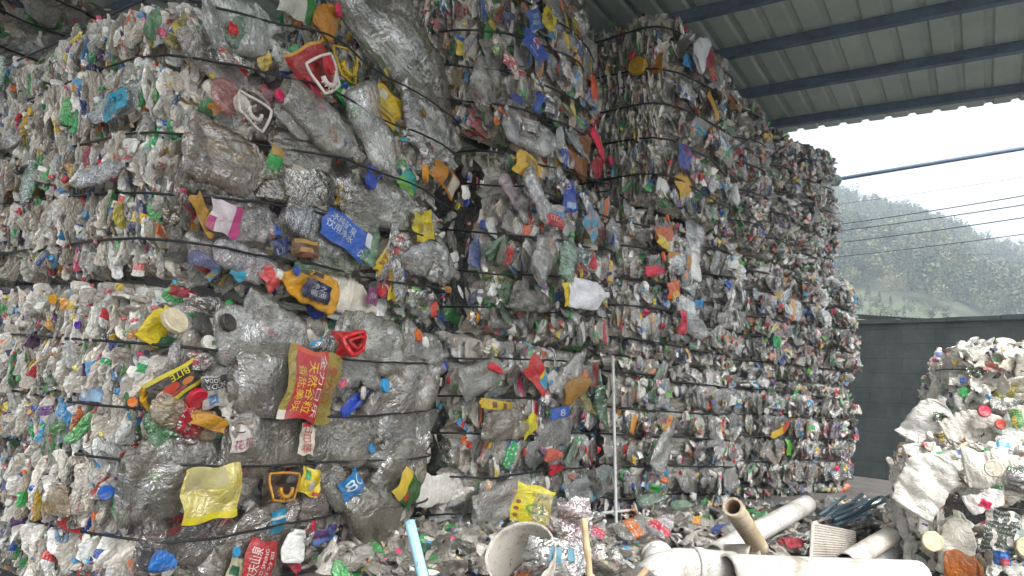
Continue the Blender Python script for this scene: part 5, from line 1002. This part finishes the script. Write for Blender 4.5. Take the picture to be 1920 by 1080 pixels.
hbottle(W2, 1805, 735, 20, 30, '#2a9a50', PRO[8], off=.09, opaque=True); hlabel(W2, 1803, 714, 10, 10, 0, '#2858a8', off=.09); hlabel(W2, 1860, 690, 36, 18, -10, '#c8583c', off=.08, mat=LABEL); hlabel(W2, 1825, 700, 24, 16, -20, '#3a8a48', off=.08, mat=LABEL)
for b in (W1, W2):
    b.fill(90, 300, 350, 300, scale=.78, white=True, messy=.35, palette=whites, front_stuff=200, avoid=av(b), cov=.45, clear=.94, lab_n=3); b.build_straps(.003)
# ------------------------------------------------------------------ loose heap of bottles in front of the bales
hp = Mass(77); hr = random.Random(9)
def heap_z(x, y):
    return .01+.10*math.exp(-((x-.25)**2/1.2+(y-3.35)**2/.35))+.11*math.exp(-((x-1.5)**2/.8+(y-4.4)**2/.6))+.06*math.exp(-((x-2.6)**2/1.2+(y-5.4)**2/1.0))
for i in range(1700):
    t = hr.random(); x = -0.3+4.6*t; y0 = np.interp(x, [-.9, 0, 1, 2, 3, 4.3], [2.9, 3.6, 4.5, 5.4, 6.3, 7.3]); y = y0-min(abs(hr.gauss(0, .6)), .5+.5*min(1, max(0, x))); z = heap_z(x, y)+hr.uniform(-.03, .04)
    if y < 1.2: continue
    an = hr.uniform(0, 6.28); hp.add(pose((x, y, z), (math.cos(an), math.sin(an), hr.gauss(0, .4)), (hr.gauss(0, .6), hr.gauss(0, .6), 1), hr.uniform(.5, 1.05)), clear=.8, green=.14, col=(None if hr.random() < .25 else lin(hr.choice(['#7c7870', '#5a5852', '#9a958a', '#4c4e47', '#86807a']))))
for i in range(620):
    q = A1.o+A1.ex*hr.uniform(A1.W*.55, A1.W+.8)-A1.ey*hr.uniform(-.1, .55); an = hr.uniform(0, 6.28); hp.add(pose((q[0], q[1], hr.uniform(.0, .09)), (math.cos(an), math.sin(an), hr.gauss(0, .4)), (hr.gauss(0, .7), hr.gauss(0, .7), 1), hr.uniform(.5, 1.0)), clear=.8, green=.1, col=(None if hr.random() < .25 else lin(hr.choice(['#7c7870', '#5a5852', '#9a958a', '#4c4e47', '#86807a']))))
o = hp.build('loose_bottles', None); o['label'] = 'heap of loose crushed bottles and film along the foot of the bales'; o['category'] = 'plastic scrap'
def loose(px, py, z, length, col, cap=None, rot=0, label=None, opaque=False, txt='', pro=None, tilt=.3, wide=1):
    p = at_z(px, py, z); pr = pro or PRO[int(px+py) % len(PRO)]; t = R(rot)
    o = link('crushed_bottle', pr['opaque'] if opaque else pr['body']); d = np.linalg.norm(p-EYE); s = length*d/F_PX/pr['L']
    X = CR*math.cos(t)+CU*math.sin(t); M = pose(p, X, -CF*.7+np.array([0, 0, .9]), s); M[:3, 1] *= wide; o.matrix_world = Matrix(M.tolist()); o.color = (*lin(col), 1); tag(o, txt, 'bottle', 'loose bottles on the heap')
    if cap: c = link('cap', pr['cap'], o); c.color = (*lin(cap), 1)
    if label: c = link('label', pr['label'], o); c.color = (*lin(label), 1)
    return o
loose(1190, 990, .22, 70, '#c8c4bc', None, 40, '#d08050', False, 'clear crushed bottle with an orange label left of the brown tube', PRO[5])
loose(1240, 985, .24, 50, '#c8b8b8', None, 60, '#c85060', False, 'crushed bottle with pink label below the plain grey bale', PRO[8])
loose(1313, 978, .25, 46, '#d0c8b0', None, -30, '#d8a030', False, 'small bottle with yellow and red wrapper on the heap left of the white pipe', PRO[2])
loose(1280, 945, .22, 40, '#2a9a50', None, 10, None, False, 'small green bottle on the heap', PRO[3])
loose(1225, 935, .2, 60, '#3a8a60', None, 30, None, False, 'dark green flattened bottle below the narrow bale', PRO[4])
loose(1120, 1000, .3, 60, '#d8d4cc', '#e8e8e8', 70, '#c85070', False, 'clear bottle with a pink label beside the thin upright pipe', PRO[7])
loose(870, 1040, .1, 80, '#c4c8c4', None, 20, None, False, 'large clear crushed bottle left of the white pipe ring', J[1])
loose(1491, 1018, .2, 38, '#902030', None, 10, None, True, 'crumpled red plastic between the pipe and the ribbed panel', PRO[5])
loose(1450, 980, .2, 40, '#d8b838', None, -30, '#e0a020', False, 'small bottle with a yellow label right of the brown tube', PRO[2])
# ------------------------------------------------------------------ pipes and scrap in the foreground
def pvc(name, c, c2, rough=.45):
    mt = simple(name, c, rough, c2, 6, .25, 60, detail=12, lo=.50, hi=.70, bdist=.003); t = mt.node_tree; N = t.nodes; L = t.links; p = N['Principled BSDF']
    # thin scuffs and flecks of dirt over the broad stains
    tc = N.new('ShaderNodeTexCoord'); nn = N.new('ShaderNodeTexNoise'); nn.inputs['Scale'].default_value = 60; nn.inputs['Detail'].default_value = 6; L.new(tc.outputs['Object'], nn.inputs['Vector'])
    wv = N.new('ShaderNodeTexVoronoi'); wv.feature = 'DISTANCE_TO_EDGE'; wv.inputs['Scale'].default_value = 11; ml = N.new('ShaderNodeMixRGB'); ml.inputs[0].default_value = .12; L.new(tc.outputs['Object'], ml.inputs[1]); L.new(nn.outputs['Color'], ml.inputs[2]); L.new(ml.outputs[0], wv.inputs['Vector'])
    a = N.new('ShaderNodeMath'); a.operation = 'LESS_THAN'; a.inputs[1].default_value = .012; L.new(wv.outputs['Distance'], a.inputs[0])
    b = N.new('ShaderNodeMath'); b.operation = 'GREATER_THAN'; b.inputs[1].default_value = .50; L.new(nn.outputs['Fac'], b.inputs[0]); m_ = N.new('ShaderNodeMath'); m_.operation = 'MULTIPLY'; L.new(a.outputs[0], m_.inputs[0]); L.new(b.outputs[0], m_.inputs[1])
    g = N.new('ShaderNodeMath'); g.operation = 'GREATER_THAN'; g.inputs[1].default_value = .66; L.new(nn.outputs['Fac'], g.inputs[0]); mxx = N.new('ShaderNodeMath'); mxx.operation = 'MAXIMUM'; L.new(m_.outputs[0], mxx.inputs[0]); L.new(g.outputs[0], mxx.inputs[1])
    k = N.new('ShaderNodeMath'); k.operation = 'MULTIPLY'; k.inputs[1].default_value = .75; L.new(mxx.outputs[0], k.inputs[0])
    src = p.inputs['Base Color'].links[0].from_socket; mx = N.new('ShaderNodeMixRGB'); L.new(k.outputs[0], mx.inputs[0]); L.new(src, mx.inputs[1]); mx.inputs[2].default_value = (.10, .08, .06, 1); L.new(mx.outputs[0], p.inputs['Base Color'])
    return mt
PVC = pvc('white_pvc', (.57, .56, .53), (.22, .19, .14)); PVC2 = pvc('dirty_pvc', (.47, .44, .39), (.17, .135, .09)); BROWN = pvc('clay_crusted_pipe', (.34, .26, .16), (.50, .44, .34), .8); BLUEP = pvc('pale_blue_pvc', (.32, .55, .68), (.30, .33, .32)); GREYP = pvc('grey_pvc', (.36, .37, .36), (.2, .2, .19)); WOOD = simple('raw_wood', (.55, .42, .25), .7, (.35, .24, .13), 12); BORE = simple('pipe_bore', (.22, .14, .09), .8)
def pipe(name, a, b, r, mat, label, cat='pipe', wall=.12, n=28, group=None, bore=None, bend=None, collars=()):
    """open pipe between two points with a real wall thickness"""
    a, b = np.array(a, float), np.array(b, float); ax = b-a; L_ = np.linalg.norm(ax); ax /= L_; u = np.cross(ax, (.1, .2, 1)); u /= np.linalg.norm(u); v = np.cross(ax, u); V = []; rs = np.random.RandomState(int(r*1e5+L_*1e3) % 9999)
    ri = r*(1-wall); st = np.linspace(0, 1, 14); prof = [(t, r) for t in st]+[(t, ri) for t in st[::-1]]
    for t, rr in prof:
        for k in range(n):
            an = k*2*math.pi/n; j = 1+.006*math.sin(3*an+7*t); c = a+ax*L_*t + (0 if bend is None else np.array([0, 0, bend*math.sin(math.pi*t)]))
            e = 0
            if t in (0, 1): e = rs.uniform(-.03, .03)*r
            V.append(c+ax*e+(u*math.cos(an)+v*math.sin(an))*rr*j)
    m_ = len(prof); Fq = [(i*n+k, i*n+(k+1) % n, ((i+1) % m_)*n+(k+1) % n, ((i+1) % m_)*n+k) for i in range(m_) for k in range(n)]
    me = bpy.data.meshes.new(name); o0 = a; me.from_pydata([tuple(p-o0) for p in V], [], Fq); me.materials.append(mat)
    if bore: me.materials.append(bore)
    for i, p in enumerate(me.polygons):
        p.use_smooth = (i//n) not in (13, m_-1)
        if bore and (i//n) > 13 and (i//n) < m_-1: p.material_index = 1
    o = link(name, me); o.location = o0; tag(o, label, cat, group)
    for (t, rr, w_) in collars:
        mb = MB(); c = ax*L_*t; mb.tube([c-ax*w_/2, c+ax*w_/2], r*rr, n); mb.build('collar', mat, o, True)
    return o
GP = 'scrap pipes in the foreground'
pipe('plastic_pipe', at_depth(1338, 1042, 3.3), at_depth(1513, 946, 4.3), .052, PVC, 'long white pipe slanting up to the right behind the brown tube', group=GP)
pipe('plastic_pipe', at_depth(1424, 1028, 3.3), at_depth(1374, 950, 3.0), .041, BROWN, 'brown crusted tube with its open end facing up', wall=.24, bore=BORE, group=GP)
pipe('plastic_pipe', at_depth(1362, 1080, 2.75), at_depth(1722, 1090, 2.95), .078, PVC, 'thick white pipe lying along the bottom edge of the picture', group=GP, bore=BORE)
pipe('plastic_pipe', at_depth(1585, 1056, 3.3), at_depth(1672, 1003, 3.75), .046, PVC2, 'short cream pipe right of the ribbed panel', group=GP, bore=BORE)
pipe('plastic_pipe', at_depth(1635, 1060, 3.6), at_depth(1712, 1010, 4.0), .042, GREYP, 'grey pipe half hidden behind the short cream pipe', group=GP, bore=BORE)
pipe('plastic_pipe', at_depth(1415, 1040, 3.2), at_depth(1325, 1040, 3.4), .045, PVC2, 'dirty white pipe end under the brown tube', group=GP)
# elbow and socket
el = empty('pipe_elbow', at_depth(1270, 1062, 2.8)); tag(el, 'white pipe elbow with a ringed socket at the bottom edge left of the thick pipe', 'pipe fitting', GP)
P = [np.array(at_depth(x, y, d))-np.array(el.location) for x, y, d in ((1375, 1068, 2.85), (1320, 1064, 2.82), (1270, 1062, 2.8), (1235, 1072, 2.75), (1212, 1094, 2.7))]
mb = MB(); mb.tube(P, .066, 26); mb.build('elbow_body', PVC, el, True); mb = MB(); mb.tube([P[1]*.9+P[2]*.1, P[1]*.6+P[2]*.4], .073, 26); mb.build('collar', PVC, el, True)
q_ = np.array(at_depth(1232, 1035, 2.9))-np.array(el.location); mb = MB(); mb.tube([P[3], q_*.85+P[3]*.15, q_], [.05, .056, .05], 24); mb.build('side_branch', PVC, el, True); mb = MB(); mb.tube([q_*.7+P[3]*.3, q_*.8+P[3]*.2], .062, 24); mb.build('collar', PVC, el, True)
# big ring
a = at_depth(1006, 1104, 2.62); b = at_depth(974, 1020, 2.62); up = (b-a)+np.array([0, -.14, .0]); pipe('pipe_ring', a, a+up*1.0, .122, PVC2, 'short wide cut of cream pipe standing open like a ring', 'pipe', wall=.05, n=40, bore=None)
pipe('blue_pipe', at_depth(800, 1110, 2.25), at_depth(768, 978, 2.35), .0165, BLUEP, 'pale blue pipe leaning up at the foot of the nearest bale', n=20, bore=BORE)
pipe('upright_pipe', at_depth(1157, 1066, 3.75), at_depth(1149, 668, 4.1), .0085, GREYP, 'thin grey upright pipe leaning against the third stack', n=12)
pipe('short_rod', at_depth(1128, 962, 3.8), at_depth(1180, 957, 3.9), .008, GREYP, 'short grey rod crossing the thin upright pipe', n=8)
mb = MB(); mb.tube([at_depth(1106, 1092, 2.5), at_depth(1101, 1030, 2.5), at_depth(1094, 972, 2.52)], [.0125, .0115, .012], 7); tag(mb.build('wooden_stick', WOOD, None), 'pale wooden stick standing upright before the plastic bags', 'stick')
mb = MB(); mb.tube([at_depth(1190, 1092, 2.4), at_depth(1213, 1066, 2.4)], .010, 8); tag(mb.build('wooden_stick', WOOD, None), 'short wooden stick end at the bottom edge beside the pipe elbow', 'stick')
# ribbed panel
pc = at_depth(1562, 1012, 3.5); pn = empty('ribbed_panel', pc); tag(pn, 'grey ribbed plastic panel standing on edge among the pipes', 'panel')
a = at_depth(1520, 1045, 3.4)-pc; b = at_depth(1606, 1045, 3.75)-pc; c = at_depth(1524, 980, 3.45)-pc; d = at_depth(1604, 996, 3.8)-pc; mb = MB(); N_ = 13; V = []
for s_ in (0, .012):
    for i in range(N_*2+1):
        t = i/(N_*2)
        for e0, e1 in ((a, c), (b, d)): p = e0+(e1-e0)*t; V.append(p+np.array([.0, -.006*(i % 2)+s_, 0]))
m_ = (N_*2+1)*2; Fq = []
for o_ in (0, m_):
    Fq += [(o_+2*i, o_+2*i+1, o_+2*i+3, o_+2*i+2) for i in range(N_*2)]
Fq += [(2*i, 2*i+2, m_+2*i+2, m_+2*i) for i in range(N_*2)] + [(2*i+1, 2*i+3, m_+2*i+3, m_+2*i+1) for i in range(N_*2)] + [(0, 1, m_+1, m_), (m_-2, m_-1, 2*m_-1, 2*m_-2)]
mb.add(V, Fq); mb.build('panel_sheet', pvc('panel_grey', (.40, .37, .33), (.28, .25, .2)), pn); mb = MB(); mb.tube([a, c], .008, 6); mb.build('edge_strip', PVC2, pn)
# bundle of blue strips, other strips
rs_ = random.Random(4); STR = pvc('blue_strip', (.10, .20, .27), (.16, .24, .28)); STR2 = pvc('grey_strip', (.25, .26, .25), (.12, .12, .11))
for i in range(16):
    px, py = 1545+rs_.uniform(-12, 40), 975+rs_.uniform(-10, 14); d0 = rs_.uniform(4.4, 4.9); q0 = at_depth(px, py, d0); an = rs_.uniform(25, 52); ln = rs_.uniform(60, 110); q1 = at_depth(px+ln*math.cos(R(an)), py-ln*math.sin(R(an))*.8, d0+rs_.uniform(.1, .4))
    mb = MB(); mb.tube([q0, (q0+q1)/2+np.array([0, 0, rs_.uniform(-.02, .02)]), q1], .009, 6); tag(mb.build('plastic_strip', STR, None), 'dull blue plastic strip in the bundle between the bales and the dark wall', 'strip', 'blue plastic strips in the bundle')
for i, (x0, y0, x1, y1, d0, r) in enumerate([(1600, 985, 1700, 958, 5.4, .016), (1560, 982, 1720, 975, 5.0, .013), (1620, 962, 1700, 942, 6.2, .03), (1580, 965, 1690, 972, 5.6, .02), (1600, 998, 1715, 990, 4.8, .016), (1490, 1000, 1540, 1015, 4.0, .010), (1500, 1020, 1545, 990, 4.0, .007)]):
    mb = MB(); mb.tube([at_depth(x0, y0, d0), at_depth((x0+x1)/2, (y0+y1)/2-2, d0+.15), at_depth(x1, y1, d0+.3)], r, 8); tag(mb.build('scrap_rod', STR2 if i % 2 else GREYP, None, True), 'grey scrap rod lying in the tangle before the dark wall', 'rod', 'scrap rods before the wall')
# sheets and bags
def loose_sheet(name, px, py, d, wpx, hpx, rot, col, label, cat, mat=PLAINLABEL, amp=.03, texts=(), patches=(), curl=.3, lean=.25, n=15):
    _hs[0] += 1; p = at_depth(px, py, d); k = d/F_PX; sh = sheet(2000+_hs[0], wpx*k, hpx*k, n, amp, curl); me = mesh_np(name, sh['V'], sh['F'], mat, mat is PET, uv=sh['UV']*2)
    o = link(name, me); t = R(rot); M = pose(p, CR*math.cos(t)+CU*math.sin(t), -CF+np.array([0, 0, lean])); o.matrix_world = Matrix(M.tolist()); o.color = (*lin(col), 1); tag(o, label, cat)
    for q_ in patches: add_patch(o, sh, *q_)
    for q_ in texts: add_text(o, sh, *q_)
    return o
loose_sheet('label_sheet', 998, 948, 3.2, 70, 70, -16, '#d8cc28', 'bright yellow printed sheet with a green oval above the cream pipe ring', 'label sheet', amp=.012, curl=.1, patches=[('#68a838', (.35, .3, .85, .55), 'printed_panel', .0016, 'oval'), ('#d8cc28', (.42, .36, .78, .5), 'printed_panel', .0022, 'oval'), ('#a84820', (.06, .1, .2, .2), 'printed_panel', .0016, 'oval'), ('#a84820', (.06, .28, .2, .38), 'printed_panel', .0016, 'oval'), ('#a84820', (.06, .46, .2, .56), 'printed_panel', .0016, 'oval')], texts=[('一品鲜香醋', '#806018', (.3, .72, .9, .84))])
loose_sheet('plastic_bag', 1060, 990, 2.95, 130, 90, -20, '#b4ac9c', 'dusty clear bag behind the wooden stick', 'bag', FILM, .07)
loose_sheet('plastic_bag', 1085, 1000, 2.8, 60, 120, 10, '#b07a84', 'clear bag with faded pink print behind the wooden stick', 'bag', FILM, .06)
loose_sheet('plastic_bag', 1040, 1050, 2.45, 110, 70, -10, '#a8a6a2', 'crumpled clear bag with teal and pink patches before the pipe ring', 'bag', FILM, .05, patches=[('#2a7a90', (.4, .45, .6, .8), 'printed_panel', .004), ('#b03050', (.35, .05, .5, .2), 'printed_panel', .004, 'oval'), ('#2a7a90', (.7, .55, .82, .85), 'printed_panel', .004)])
loose_sheet('film_sheet', 1130, 1050, 2.6, 70, 70, 20, '#c4beb2', 'sheet of cloudy film between the wooden stick and the pipe elbow', 'film', FILM, .06)
loose_sheet('mesh_sack', 1700, 985, 4.2, 55, 60, 20, '#b0a040', 'yellow patterned sack scrap beside the white jugs', 'sack', LABEL, .04)
loose_sheet('cloth_scrap', 1738, 980, 4.0, 34, 90, -5, '#3a6a98', 'blue cloth hanging below the large white jug', 'cloth', amp=.03)
# ------------------------------------------------------------------ haze over the far hillside
hz = MB(); hz.box((-330, -90, -1.2), (620, 760, 90)); hm = bpy.data.materials.new('haze'); hm.use_nodes = True; t = hm.node_tree; t.nodes.clear(); ov = t.nodes.new('ShaderNodeOutputMaterial'); pv = t.nodes.new('ShaderNodeVolumePrincipled')
pv.inputs['Color'].default_value = (.78, .91, 1, 1); pv.inputs['Density'].default_value = .0032; pv.inputs['Anisotropy'].default_value = .2; t.links.new(pv.outputs[0], ov.inputs['Volume']); ho = hz.build('haze', hm); ho['kind'] = 'stuff'; ho['label'] = 'thin pale haze in the air'; ho['category'] = 'haze'
print('objects', len(scene.objects))
